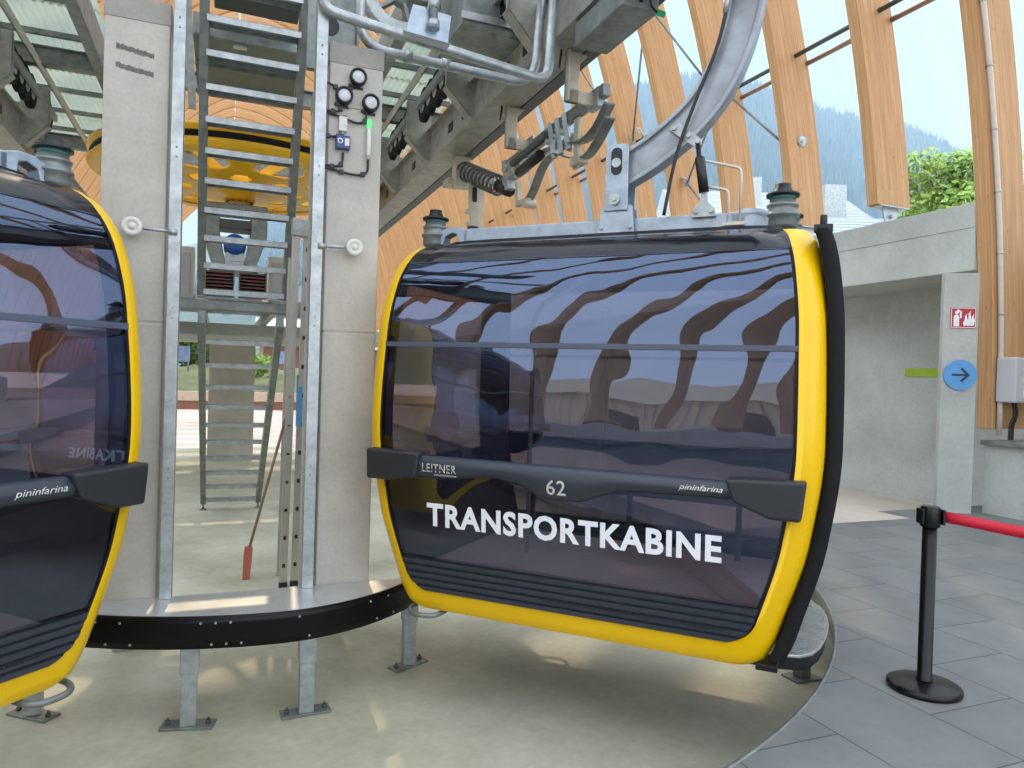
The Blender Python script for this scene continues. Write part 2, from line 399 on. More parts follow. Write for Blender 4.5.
def text2d(body, size, bold=0.0, shear=0.0, spacing=1.0):
    cu = bpy.data.curves.new('txt', 'FONT'); cu.body = body; cu.size = size; cu.offset = bold; cu.shear = shear; cu.space_character = spacing
    cu.resolution_u = 3
    o = bpy.data.objects.new('txt', cu); COL.objects.link(o)
    dg = bpy.context.evaluated_depsgraph_get(); dg.update()
    me = bpy.data.meshes.new_from_object(o.evaluated_get(dg))
    vs = [(v.co.x, v.co.y) for v in me.vertices]; fs = [tuple(p.vertices) for p in me.polygons]
    bpy.data.objects.remove(o); bpy.data.curves.remove(cu); bpy.data.meshes.remove(me)
    x0 = min(v[0] for v in vs); x1 = max(v[0] for v in vs); y0 = min(v[1] for v in vs); y1 = max(v[1] for v in vs)
    return [((x-x0)/(x1-x0), (y-y0)/(y1-y0)) for x, y in vs], fs, (x1-x0)/(y1-y0)
def text_mb(body, fn, bold=0.0, shear=0.0, spacing=1.0):
    vs, fs, _ = text2d(body, 1.0, bold, shear, spacing)
    mb = MB(); mb.add([fn(u, v) for u, v in vs], fs); return mb

# ------------------------------------------------------------------ camera
F_PX = 720.0; PITCH = R(.6); ROLL = .031
cam = bpy.data.cameras.new('camera'); co = bpy.data.objects.new('camera', cam); COL.objects.link(co)
cam.sensor_fit = 'HORIZONTAL'; cam.sensor_width = 36.0; cam.lens = F_PX/1024*36.0; cam.clip_end = 5000
X = Vector((1, 0, 0)); U = Vector((0, math.sin(PITCH), math.cos(PITCH))); Fw = Vector((0, math.cos(PITCH), -math.sin(PITCH)))
rx = X*math.cos(ROLL) + U*math.sin(ROLL); up = -X*math.sin(ROLL) + U*math.cos(ROLL)
mt = Matrix((rx, up, -Fw)).transposed().to_4x4(); mt.translation = (0, 0, 1.6)
co.matrix_world = mt
SC.camera = co

# ------------------------------------------------------------------ the gondola
fa = hermite([(.10, 1.04), (.14, 1.10), (.20, 1.135), (.27, 1.165), (.356, 1.19), (.787, 1.305), (1.29, 1.36), (1.88, 1.35), (2.16, 1.325), (2.36, 1.285), (2.44, 1.24), (2.50, 1.12)])
fb = hermite([(.10, .83), (.14, .86), (.20, .872), (.27, .882), (.356, .895), (.787, .945), (1.29, .97), (1.88, .93), (2.16, .875), (2.36, .77), (2.44, .67), (2.50, .48)])
RC = .13; ZB = .235; RG = .13; Z0 = .112
def xg(z):
    w = fa(z) - RC
    if z < ZB+RG:
        d = ZB+RG-z; w -= RG - math.sqrt(max(0, RG*RG-d*d))
    return w
def zlist(z0, z1, n): return [z0+(z1-z0)*i/n for i in range(n+1)]
def gondola():
    root = thing('gondola_cabin', 'yellow framed cable car cabin number 62 lettered TRANSPORTKABINE', 'cable car cabin', (0, 0, 0), 'W', 'cable car cabins in the station')
    root.rotation_euler = (0, 0, R(-24)); root.location = (.692, 4.956, 0)
    # lacquered body frame: corners and sides, open where the windows and the door are; a dark lining inside
    rows = zlist(Z0, ZB, 4) + [ZB] + zlist(ZB, ZB+RG, 8)[1:] + zlist(ZB+RG, 2.44, 36)[1:]
    def shell(ins):
        fr = MB()
        for sx in (-1, 1):
            def ring(z, zi):
                a, b = fa(z)-ins, fb(z)-ins; pts = []
                w = 0.0 if zi <= 4 else min(xg(z), a-RC)+ins*.3
                for sy in (-1, 1):
                    half = [(w, -b), ((w+a-RC)/2, -b), (a-RC, -b)]
                    for k in range(1, 7):
                        t = -PI/2 + PI/2*k/6
                        half.append((a-RC+RC*math.cos(t), -(b-RC)+RC*math.sin(t)))
                    half.append((a, -(b-RC)*.82))
                    if sy == 1: half = [(x, -y) for x, y in half[::-1]]
                    pts += half
                return pts
            o = len(fr.v); n = None
            for zi, z in enumerate(rows):
                pp = ring(z, zi); n = len(pp)
                fr.v += [(sx*x, y, z) for x, y in pp]
            for i in range(len(rows)-1):
                zc = (rows[i]+rows[i+1])/2
                for j in range(n-1):
                    if j == 9:
                        if sx < 0 and 1.0 < zc < 2.2: continue
                        if sx > 0 and .22 < zc < 2.25: continue
                    if abs(rows[i+1]-rows[i]) < 1e-6: continue
                    fr.f.append((o+i*n+j, o+i*n+j+1, o+(i+1)*n+j+1, o+(i+1)*n+j)); fr.sm.append(True)
        return fr
    bf_ = build('body_frame', shell(0), 'yellow', root)
    build('lining', shell(.022), 'inside', bf_)
    un = MB(); un.box(-.95, .95, -.66, .66, .07, .104); un.box(-1.03, 1.03, -.73, .73, .104, .112); build('underframe', un, 'steel_dark', root, bevel=.01)
    fl = MB(); fl.box(-1.08, 1.08, -.74, .74, .30, .33); build('floor_panel', fl, 'cabin_floor', root)
    # dark roof: front and rear bands over the windows and the cap
    rf = MB()
    for e in (-1, 1):
        rf.grid(lambda u, v: (xg(2.305+.135*v)*(2*u-1), e*(fb(2.305+.135*v)+.002), 2.305+.135*v), 12, 8)
    def cap(u, v):
        z = 2.437+.063*v; a, b = fa(z), fb(z); t = u*2*PI; c, s_ = math.cos(t), math.sin(t)
        k = (abs(c)**8+abs(s_)**8)**(-1/8)
        return (a*k*c, b*k*s_, z)
    rf.grid(cap, 64, 6)
    n0 = len(rf.v); ringv = [cap(i/64, 1) for i in range(64)]; rf.add(ringv, [tuple(range(64))])
    build('roof', rf, M['roof_dark'], root, solid=.012, recalc=True)
    # side window on the inner side
    sw = MB(); sw.grid(lambda u, v: (-(fa(.98+1.24*v)-.012), (2*u-1)*(fb(.98+1.24*v)-RC)*.82, .98+1.24*v), 4, 14)
    build('side_window', sw, 'tint', root)
    # doors: two leaves slid apart along the platform side
    for e in (-1, 1):
        dl = MB()
        def dp(u, v, off): 
            z = .19+2.20*v; y = e*(.80-.62*u); return (fa(z)+off, y, z)
        dl.grid(lambda u, v: dp(u, v, .012), 2, 24); dl.grid(lambda u, v: dp(u, v, .05), 2, 24)
        for uu in (0, 1): dl.grid(lambda u, v: dp(uu, v, .012+.038*u), 1, 24)
        d = build('door', dl, 'black', root)
        sl = MB()
        def sp(u, v):
            z = .17+2.23*v; t = u*2*PI; c_, s_ = math.cos(t), math.sin(t); k_ = (abs(c_)**4+abs(s_)**4)**-.25; return (fa(z)+.042+.04*c_*k_, e*(.825+.03*s_*k_), z)
        sl.grid(sp, 10, 30)
        build('door_seal', sl, 'rubber', d)
        hb = MB(); hb.box(1.27, 1.36, min(e*.78, e*.85), max(e*.78, e*.85), 2.385, 2.42); hb.cyl((1.315, e*.82, 2.42), (1.315, e*.82, 2.47), .018, 10)
        build('door_hanger', hb, 'black', d, bevel=.004)
        hb = MB(); hb.box(1.06, 1.17, min(e*.70, e*.83), max(e*.70, e*.83), .10, .135); build('door_guide', hb, 'black', d, bevel=.004)
    # interior: bench along each end, grab rail
    for e in (-1, 1):
        bn = MB(); bn.box(-1.0, 1.0, min(e*.42, e*.70), max(e*.42, e*.70), .74, .78)
        for x in (-.8, 0, .8): bn.box(x-.02, x+.02, min(e*.55, e*.6), max(e*.55, e*.6), .33, .74)
        if e > 0: build('bench', bn, 'inside', root, bevel=.008)
    gr = MB(); gr.tube(fillet([(-.6, .0, .33), (-.6, .0, 2.1), (-.2, 0, 2.3)], .15), .017, 8); build('grab_pole', gr, 'alu', root)
    # both glazed ends
    for e in (-1, 1):
        def P(x, z, off=0.0, e=e): return (-e*x, e*(fb(z)+off), z)
        def pane(name, z0, z1, mat, off, nv, inset=.014):
            g = MB(); g.grid(lambda u, v: P((xg(z0+(z1-z0)*v)-inset)*(2*u-1), z0+(z1-z0)*v, off), 16, nv)
            return build(name, g, mat, root, solid=0)
        pane('upper_window', 1.79, 2.315, 'tint', .002, 14)
        pane('middle_window', 1.0, 1.775, 'tint', .002, 20)
        pane('lower_window', .44, 1.0, 'tint', .002, 16)
        # black glazing gasket
        for sd in (-1, 1):
            gk = MB(); gk.grid(lambda u, v: P(sd*(xg(.40+1.92*v)-.016+.017*u), .40+1.92*v, .005), 1, 40)
            build('gasket', gk, 'rubber', root)
        cb = MB(); cb.grid(lambda u, v: P(xg(1.78)*(2*u-1), 1.768+.03*v, .012), 16, 1)
        for zz in (1.768, 1.798): cb.grid(lambda u, v: P(xg(1.78)*(2*u-1), zz, .012*v-.01), 16, 1)
        build('crossbar', cb, M['crossbar'], root)
        # ribbed sill panel
        sp = MB()
        def sill(u, v):
            z = ZB+.004+.215*v; w = xg(max(z, ZB+.004))-.012; q = v*5 % 1.0
            return P(w*(2*u-1), z, .004 + (.012 if q < .72 else -.004))
        zs = []
        sp.grid(sill, 24, 40, smooth=False)
        build('sill_panel', sp, 'bumper', root)
        vt = MB()
        for k in range(34):
            x = -.15+k*.031; z0 = .300; vt.prism([P(x, z0, .016), P(x+.02, z0, .016), P(x+.02, z0+.007, .016), P(x, z0+.007, .016)], (0, e*.004, 0))
        build('vent_slots', vt, 'black', root)
        # bumper bar with its dropped middle
        lo = hermite([(-1.0, .955), (-.72, .965), (-.42, 1.0), (-.24, .97), (-.10, .912), (.10, .908), (.26, .965), (.4, .995), (1.0, 1.008)])
        bb = MB(); nb = 48
        for i in range(nb+1):
            x = -.97+1.94*i/nb; zl = lo(x); zt = 1.10
            for z, of in ((zt, .0), (zt-.004, .03), (zt-.035, .055), ((zl+zt)/2-.012, .062), (zl+.015, .05), (zl, .03), (zl+.004, .0)):
                bb.v.append(P(x, z, of))
        for i in range(nb):
            for j in range(6):
                bb.f.append((i*7+j, i*7+j+1, i*7+j+8, i*7+j+7)); bb.sm.append(True)
        bb.f.append(tuple(range(7))); bb.sm.append(False); bb.f.append(tuple(nb*7+j for j in range(7))); bb.sm.append(False)
        bar = build('bumper_bar', bb, 'bumper', root)
        def Q(x, z): 
            zl = lo(x); m = (zl+1.10)/2-.012
            t = (z-m)/(1.065-m) if z > m else (m-z)/(m-zl-.015)
            of = (.062-.007*min(1, max(0, t))) if z > m else (.062-.012*min(1, max(0, t)))
            return P(x, z, of+.003)
        for sd, poly in ((-1, [(-.90, 1.115), (-1.285, 1.125), (-1.275, .935), (-1.12, .935), (-.92, .965)]),
                         (1, [(.90, 1.115), (1.285, 1.13), (1.265, .93), (1.12, .93), (.94, 1.0)])):
            pd = MB(); pts = [P(x, z, 0) for x, z in poly]
            yv = fb(1.05)
            pts = [(p[0], e*(yv-.02), p[2]) for p in pts]
            pd.prism(pts, (0, e*.105, 0))
            build('corner_pad', pd, 'pad', root, bevel=.016, seg=3)
        # lettering
        build('maker_lettering', text_mb('LEITNER', lambda u, v: Q(-.885+.235*u, 1.006+.050*v), .008, 0, 1.08), 'silver_text', bar)
        ln = MB()
        for k in range(16):
            x = -.80+.0094*k; ln.add([Q(x, .986), Q(x+.006, .986), Q(x+.006, .995), Q(x, .995)], [(0, 1, 2, 3)])
        build('small_print', ln, 'silver_text', bar)
        build('designer_lettering', text_mb('pininfarina', lambda u, v: Q(.665+.225*u, 1.032+.038*v), .0, .35), 'silver_text', bar)
        if e < 0:
            build('cabin_number', text_mb('62', lambda u, v: Q(-.073+.115*u, .94+.086*v), .008, 0, 1.05), 'silver_text', bar)
            build('big_lettering', text_mb('TRANSPORTKABINE', lambda u, v: P(-.885+1.77*u, .66+.147*v, .008), .034, 0, 1.09), 'white', root)
    # step on the platform side
    out = [(.98, -.60), (1.18, -.59), (1.27, -.565), (1.33, -.49), (1.37, -.36), (1.40, -.15), (1.41, .08), (1.40, .25), (1.36, .45), (1.28, .60), (.98, .62)]
    st = MB(); st.prism([(x, y, .105) for x, y in out], (0, 0, .018)); sp_ = build('step_plate', st, 'alu', root, bevel=.005)
    rb = MB()
    for k in range(22):
        y = -.5+k*.05; rb.box(1.08, 1.385 if abs(y-.05) < .35 else 1.30, y, y+.012, .122, .128)
    build('grip_ribs', rb, 'galv', sp_)
    sk = MB(); sk.prism([(x*.985+.01, y*.97, .03) for x, y in out], (0, 0, .076)); build('step_skirt', sk, 'black', root, bevel=.005)
    # guide hoops under the inner corners
    for e in (-1, 1):
        hp = MB(); hp.tube(fillet([(-.82, e*.72, .10), (-.84, e*.90, .085), (-1.0, e*.91, .085), (-1.07, e*.82, .085), (-1.07, e*.64, .09), (-.98, e*.58, .10)], .10, 6), .016, 10)
        hp.box(-.84, -.66, min(e*.60, e*.74), max(e*.60, e*.74), .085, .108)
        build('guide_hoop', hp, 'galv_dark', root)
    # roof carriage
    rc = MB()
    for y in (-.3, .3): rc.box(-1.02, 1.0, y-.035, y+.035, 2.50, 2.625)
    for x in (-.55, .0, .55): rc.box(x-.04, x+.04, -.3, .3, 2.52, 2.58)
    for x in (-.7, .7):
        for y in (-.3, .3): rc.box(x-.05, x+.05, y-.05, y+.05, 2.46, 2.52)
    carr = build('roof_carriage', rc, 'galv_blue', root, bevel=.008)
    for sx in (-1, 1):
        for sy in (-1, 1):
            of_ = -.12 if sx < 0 else -.07; cx, cy = sx*1.15 + of_, sy*.29
            ar = MB()
            p = [(sx*.86, 2.62), (sx*.95, 2.645), (sx*1.03, 2.64), (sx*1.12, 2.60), (sx*1.12, 2.525), (sx*1.06, 2.52), (sx*1.045, 2.575), (sx*.99, 2.60), (sx*.95, 2.59), (sx*.945, 2.52), (sx*.86, 2.51)]
            ar.prism([(x+of_, cy-.045, z) for x, z in p], (0, .09, 0)); build('damper_arm', ar, 'galv_blue', carr, bevel=.006)
            dm = MB(); dm.lathe([(0, 2.49), (.055, 2.49), (.058, 2.512), (.08, 2.518), (.088, 2.535), (.086, 2.58), (.098, 2.588), (.098, 2.60), (.084, 2.606), (.082, 2.64), (.09, 2.646), (.09, 2.656), (.078, 2.662), (.072, 2.685), (0, 2.685)], (cx, cy, 0), 28)
            db = build('roof_damper', dm, 'galv_dark', root)
            tq = MB(); tq.lathe([(0, 2.684), (.074, 2.684), (.074, 2.708), (0, 2.708)], (cx, cy, 0), 28); build('damper_seal', tq, 'teal', db)
            bc = MB(); bc.lathe([(0, 2.706), (.094, 2.706), (.094, 2.722), (.06, 2.728), (.055, 2.73), (.05, 2.752), (.045, 2.754), (.045, 2.778), (0, 2.778)], (cx, cy, 0), 28); build('damper_cap', bc, 'black', db)
    # hanger: foot, cheek plates with slot and bolt, curved arm
    hf = MB(); hf.prism([(-.03, -.385, 2.49), (.22, -.385, 2.49), (.195, -.385, 2.70), (.0, -.385, 2.70)], (0, .03, 0)); hf.prism([(-.03, -.25, 2.49), (.22, -.25, 2.49), (.195, -.25, 2.70), (.0, -.25, 2.70)], (0, .03, 0))
    for x in (.005, .19): hf.cyl((x, -.4, 2.56), (x, -.384, 2.56), .012, 8)
    build('hanger_foot', hf, 'galv_blue', root, bevel=.004)
    for y in (-.40, -.21):
        ck = MB(); ck.prism([(.022, y, 2.665), (.172, y, 2.665), (.172, y, 3.06), (.155, y, 3.085), (.04, y, 3.085), (.022, y, 3.06)], (0, .016, 0)); cc = build('cheek_plate', ck, 'galv_blue', root, bevel=.005)
        if y < -.3:
            so = MB(); so.prism([(.095+.036*math.cos(t), y-.001, 2.975+.036*math.sin(t)+(.05 if math.sin(t) > 0 else -.05)) for t in [2*PI*k/24 for k in range(24)]], (0, -.003, 0)); build('slot', so, 'black', cc)
            bo = MB(); bo.cyl((.095, y-.012, 2.965), (.095, y, 2.965), .03, 14); build('slot_pin', bo, 'galv', cc); bo = MB(); bo.cyl((.09, y-.022, 2.735), (.09, y, 2.735), .036, 18); bo.cyl((.09, y-.034, 2.735), (.09, y-.02, 2.735), .018, 6); build('pivot_bolt', bo, 'galv', cc)
    ln_ = smooth_path([(.05, 2.90), (.20, 2.97), (.37, 3.075), (.58, 3.255), (.735, 3.50), (.83, 3.82), (.86, 4.2), (.865, 4.6), (.865, 5.0)], 6)
    def sweep(o0, o1, y0, y1):
        g = MB(); k = len(ln_)
        for i, p in enumerate(ln_):
            t = (ln_[min(i+1, k-1)] - ln_[max(i-1, 0)]); t.normalize(); nx, nz = -t.y, t.x
            for o, y in ((o0, y0), (o1, y0), (o1, y1), (o0, y1)): g.v.append((p.x+nx*o, y, p.y+nz*o))
        for i in range(k-1):
            for j in range(4):
                g.f.append((i*4+j, i*4+(j+1) % 4, i*4+4+(j+1) % 4, i*4+4+j)); g.sm.append(j % 2 == 0)
        g.f += [(0, 1, 2, 3), (k*4-4, k*4-3, k*4-2, k*4-1)]; g.sm += [False, False]
        return g
    # ln_ holds (x, z) in .x/.y
    ar = sweep(-.095, .095, -.335, -.265); ha = build('hanger_arm', ar, 'arm', root, bevel=.006)
    for a, b in ((-.105, -.078), (.078, .105)): build('arm_flange', sweep(a, b, -.36, -.24), 'arm', ha, bevel=.004)
    gp = MB(); gp.box(.70, 1.05, -.40, -.20, 4.97, 5.12); build('grip', gp, 'galv', root, bevel=.01)
    lg = MB(); lg.prism([(.41, -.345, 3.15), (.47, -.345, 3.19), (.60, -.345, 3.08), (.615, -.345, 3.04), (.575, -.345, 3.025), (.50, -.345, 3.08)], (0, -.018, 0))
    for x, z in ((.44, 3.155), (.53, 3.10), (.59, 3.06)): lg.cyl((x, -.36, z), (x, -.378, z), .016, 8)
    build('damper_lug', lg, 'galv', ha, bevel=.003)
    sh = MB(); sh.tube([(.585, -.36, 3.06), (.60, -.36, 2.97), (.602, -.36, 2.96), (.635, -.36, 2.75)], [.014, .014, .03, .03], 12); build('shock_absorber', sh, 'black', root)
    sf = MB(); sf.prism([(.56, -.345, 2.60), (.71, -.345, 2.60), (.70, -.345, 2.65), (.66, -.345, 2.69), (.652, -.345, 2.76), (.618, -.345, 2.76), (.61, -.345, 2.69), (.57, -.345, 2.65)], (0, -.02, 0))
    for x in (.59, .68): sf.cyl((x, -.364, 2.635), (x, -.38, 2.635), .016, 8)
    build('absorber_foot', sf, 'galv', root, bevel=.003)
    wl = MB(); wl.tube(fillet([(.775, -.33, 2.56), (.775, -.33, 2.76), (.606, -.33, 2.80), (.606, -.33, 2.955), (.845, -.33, 2.885), (.845, -.33, 2.56)], .035, 5), .0085, 8); wl.box(.745, .875, -.35, -.31, 2.545, 2.565); build('wire_handle', wl, 'pipe', root)
    cbp = MB(); cbp.tube(smooth_path([(.80, -.385, 4.3), (.755, -.385, 3.95), (.69, -.385, 3.62), (.585, -.385, 3.34), (.47, -.385, 3.0), (.40, -.385, 2.62)], 6), .011, 8); cbl = build('release_cable', cbp, 'black', root)
    fi = MB(); fi.tube([(.768, -.385, 4.02), (.74, -.385, 3.88), (.726, -.385, 3.80)], [.016, .018, .014], 10); build('cable_fitting', fi, 'alu', cbl)
    return root
M['roof_dark'] = pbr('dark_glossy_roof', srgb(22, 23, 30), .16, 0, .05, 3, spec=.35)
M['crossbar'] = pbr('slate_grey_bar', srgb(72, 78, 94), .4, 0, .05, 8)
g62 = gondola()
g2 = copy_tree(g62, None, ('big_lettering', 'cabin_number'))
g2.location = (-3.22, 2.74, 0); g2.rotation_euler = (0, 0, R(-114))
g2['label'] = 'yellow framed cable car cabin cut off by the left edge, before the left pillar'

# ------------------------------------------------------------------ floors and pit (hall frame, origin = pit centre)
RP = 4.72
O = (0, 0, 0)
def arcpts(r, a0, a1, n, z): return [(r*math.cos(R(a0+(a1-a0)*i/n)), r*math.sin(R(a0+(a1-a0)*i/n)), z) for i in range(n+1)]
fl = MB()
# tiled platform: the half ring south of the pit plus the rest of the hall floor
n = 96; inner = arcpts(RP, 180, 360, n, 0)
def outer_pt(i):
    a = R(180+180*i/n); c, s_ = math.cos(a), math.sin(a)
    k = min(9.6/abs(c) if abs(c) > 1e-6 else 1e9, 15/abs(s_) if abs(s_) > 1e-6 else 1e9)
    return (c*k, s_*k, 0)
o = len(fl.v); fl.v += inner + [outer_pt(i) for i in range(n+1)]
for i in range(n): fl.f.append((i, i+1, n+2+i, n+1+i)); fl.sm.append(False)
fl.add([(-9.6, -15, 0), (9.6, -15, 0), (9.6, -15.01, 0), (-9.6, -15.01, 0)], [(0, 1, 2, 3)])
build('floor', fl, 'tiles', None, O, kind='structure')
ap = MB()
for sg in (-1, 1): ap.add([(sg*4.72, -.5, .003), (sg*7.5, -.5, .003), (sg*10.3, -.5, -.24), (sg*10.3, 30, -.24), (sg*7.5, 30, .003), (sg*4.72, 30, .003)], [(0, 1, 4, 5), (1, 2, 3, 4)])
build('floor_apron', ap, 'apron', None, O, kind='structure')
pf = MB(); pf.add([(-4.9, -5, -.55), (4.9, -5, -.55), (4.9, 14, -.55), (-4.9, 14, -.55)], [(0, 1, 2, 3)])
build('floor_pit', pf, 'pit', None, O, kind='structure')
pw = MB(); p0 = arcpts(RP+.10, 180, 360, n, -.55); p1 = arcpts(RP+.10, 180, 360, n, -.10)
pw.v += p0+p1
for i in range(n): pw.f.append((i, i+1, n+2+i, n+1+i)); pw.sm.append(True)
for sg in (-1, 1): pw.add([(sg*4.82, 0, -.55), (sg*4.82, 30, -.55), (sg*4.82, 30, 0), (sg*4.82, 0, 0)], [(0, 1, 2, 3)])
build('wall_pit', pw, 'wallc', None, O, kind='structure')
ed = MB()
prof = [(RP-.006, -.11), (RP-.006, .004), (RP+.012, .004), (RP+.012, -.11)]
for i in range(n+1):
    a = R(180+180*i/n)
    for r, z in prof: ed.v.append((r*math.cos(a), r*math.sin(a), z))
for i in range(n):
    for j in range(4): ed.f.append((i*4+j, i*4+(j+1) % 4, i*4+4+(j+1) % 4, i*4+4+j)); ed.sm.append(True)
ed.v += [(r, s_, z) for s_ in (0, 30) for r, z in prof]; o = len(ed.v)-8
for j in range(4): ed.f.append((o+j, o+(j+1) % 4, o+4+(j+1) % 4, o+4+j)); ed.sm.append(False)
build('trim_1', ed, 'galv_dark', None, O, kind='structure')
gr = MB(); gr.add([(-400, 14, -.56), (500, 14, -.56), (500, 900, -.56), (-400, 900, -.56)], [(0, 1, 2, 3)])
gr.add([(-9.6-400, -400, -.57), (-9.6, -400, -.57), (-9.6, 14, -.57), (-410, 14, -.57)], [(0, 1, 2, 3)])
gr.add([(9.9, -400, -.57), (400, -400, -.57), (400, 14, -.57), (9.9, 14, -.57)], [(0, 1, 2, 3)])
gr.add([(-9.6, -400, -.57), (9.9, -400, -.57), (9.9, -15, -.57), (-9.6, -15, -.57)], [(0, 1, 2, 3)])
build('ground', gr, 'paving', None, O, kind='structure')

# ------------------------------------------------------------------ concrete: pillars, right-hand wall
def pillar(name, l0, l1, ztop):
    m = MB(); m.box(l0, l1, -1.83, -.7, .03, 1.865); m.box(l0, l1, -1.83, -.7, 1.871, ztop); m.box(l0+.004, l1-.004, -1.826, -.7, 1.86, 1.88); m.box(l0, l1, -.80, -.7, -.55, .03)
    o = build(name, m, 'pillar', bevel=.008, kind='structure')
    c = MB(); c.box(l0-.004, l1+.004, -1.834, -.696, ztop-.14, ztop); build('pillar_cap', c, M['cap'], o, bevel=.004)
    return o
pillar('pillar', .235, .597, 3.83)
pl_ = pillar('pillar', -1.105, -.742, 3.86)
rs = random.Random(5)
for zc in (3.545, 3.43):
    m = MB(); nn = 26; top = []; bot = []
    for i in range(nn+1):
        x = -1.04+.21*i/nn; z = zc-.03*i/nn
        top.append((x, -1.8315, z+.012+.010*rs.random())); bot.append((x, -1.8315, z-.010-.008*rs.random()))
    m.v = top+bot
    for i in range(nn): m.f.append((i, i+1, nn+2+i, nn+1+i)); m.sm.append(False)
    build('chipped_patch', m, M['chip'], pl_)
# right-hand wall
ln = MB(); ln.box(8.94, 10.25, -.17, 30, 3.22, 4.14); build('beam', ln, 'wallc', bevel=.01, kind='structure')
rw = MB(); rw.box(10.2, 10.6, -.17, 30, -.3, 3.22); build('wall_right', rw, 'wallc', kind='structure')
cl = MB(); cl.box(8.295, 8.705, -.36, -.24, 0, 3.12); clo = build('column', cl, 'wallc', None, (8.50, -.32, 0), bevel=.006, kind='structure')
def turn(o): o.rotation_euler = (0, 0, TA+R(-35))
turn(clo)
lw = MB(); lw.box(8.92, 9.7, -15, -.42, -.1, .90); build('wall_low', lw, 'wallc', bevel=.008, kind='structure')
lc = MB(); lc.box(8.86, 9.75, -15, -.40, .90, .96); build('trim_2', lc, 'galv_dark', bevel=.006, kind='structure')
lwl = MB(); lwl.box(-9.7, -8.92, -15, 30, -.1, .90); build('wall_left', lwl, 'wallc', bevel=.008, kind='structure')
rr = MB(); rr.box(10.62, 10.9, -14, -.3, -.5, 3.7); build('wall_outer', rr, 'wallc', kind='structure')
# damp stain line on the beam is in the concrete itself; joint line
jt = MB(); jt.box(8.936, 8.941, -.17, 30, 3.80, 3.804); build('trim_3', jt, 'steel_dark', kind='structure')

# ------------------------------------------------------------------ glulam ribs: half arches left and right
RA, RH, RZ, RD, RT = 9.09, 15.5, 1.0, .69, .20
def rib_mesh(zb, pw=2.0):
    t0 = math.asin(((zb-RZ)/RH)**(pw/2)) if zb > RZ else 0.0; n = 44; L = 0
    m = MB(); uv = []
    def cv(t): return RA*max(0, math.cos(t))**(2/pw), RZ+RH*max(0, math.sin(t))**(2/pw)
    def pt(t, d):
        l, z = cv(t)
        if pw == 2.0: nx, nz = math.cos(t)/RA, math.sin(t)/RH
        else:
            p, q_ = cv(min(t+.02, PI/2)), cv(max(t-.02, 0)); nx, nz = p[1]-q_[1], q_[0]-p[0]
        q = math.hypot(nx, nz)
        return l+nx/q*d, z+nz/q*d
    us = []; prev = None
    for i in range(n+1):
        t = t0+(PI/2-t0)*i/n
        c = pt(t, RD/2)
        if prev: L += math.dist(c, prev)
        prev = c; us.append(L)
        for d, s_ in ((0, -RT/2), (RD, -RT/2), (RD, RT/2), (0, RT/2)):
            l, z = pt(t, d)
            if i == 0: z = zb
            m.v.append((l, s_, z))
    vco = [0, RD, RD+RT, 2*RD+RT, 2*RD+2*RT]
    for i in range(n):
        for j in range(4):
            a, b = i*4+j, i*4+(j+1) % 4
            m.f.append((a, b, b+4, a+4)); m.sm.append(False)
            uv.append([(us[i], vco[j]), (us[i], vco[j+1]), (us[i+1], vco[j+1]), (us[i+1], vco[j])])
    m.f.append((3, 2, 1, 0)); m.sm.append(False); uv.append([(0, 0)]*4)
    m.f.append(tuple(n*4+j for j in range(4))); m.sm.append(False); uv.append([(0, 0)]*4)
    m.uv = [q for f in uv for q in f] and uv
    return m
def flat_uv(m): m.uv = [c for f in m.uv for c in f]; return m
ORD = ['first', 'second', 'third', 'fourth', 'fifth', 'sixth', 'seventh', 'eighth', 'ninth', 'tenth', 'eleventh', 'twelfth', 'thirteenth', 'fourteenth', 'fifteenth', 'sixteenth', 'seventeenth', 'eighteenth']
S_A, S_D = -.28, 1.72
protoH = build('timber_rib', flat_uv(rib_mesh(4.42)), 'wood', None, (9.4, 0, 4.42), recalc=False, bevel=.006)
protoM = build('timber_rib', flat_uv(rib_mesh(1.10, 1.42)), 'wood', None, (9.4, 0, 1.10), recalc=False, bevel=.006)
protoL = build('timber_rib', flat_uv(rib_mesh(1.10)), 'wood', None, (9.4, 0, 1.10), recalc=False, bevel=.006)
used = set()
def put(proto, l, s, z, flip, label, group):
    if proto.name not in used: o = proto; used.add(proto.name)
    else: o = proto.copy(); COL.objects.link(o)
    place(o, l, s, z, PI if flip else 0)
    tag(o, label, 'timber rib', group); return o
visible = {0: 'curved timber rib with a pale pipe on it, at the right edge',
           1: 'curved timber rib ending above the concrete beam, next left of the pipe rib',
           2: 'curved timber rib with a round grey disc on it, behind the right roof damper'}
GR = 'timber ribs along the glass wall'
right_ribs = {}
for k in range(-7, 35):
    s = S_A + S_D*k
    if k < 0: lab = 'curved timber rib beyond the right edge, holding the glass over the low wall'; g = 'timber ribs over the low wall'
    else:
        g = GR if k < 21 else 'ribs far down the hall'
        lab = visible.get(k) or ('curved timber rib over the cabin, %s behind the rib with the round disc' % ORD[k-3]) if k < 21 else 'curved timber rib far down the hall, packed tightly with its neighbours'
    proto = protoL if k <= 0 else protoH
    right_ribs[k] = put(proto, 9.4, s, 1.10 if k <= 0 else 4.42, False, lab, g)
for k in range(-12, 35):
    put(protoM, -9.4, S_A+S_D*k, 1.10, True, 'curved timber rib of the opposite wall, mirrored in the cabin windows', 'timber ribs of the opposite wall')
def rib_l(z, d=0.0): 
    return RA*math.sqrt(max(0, 1-((z-RZ)/RH)**2)) + d
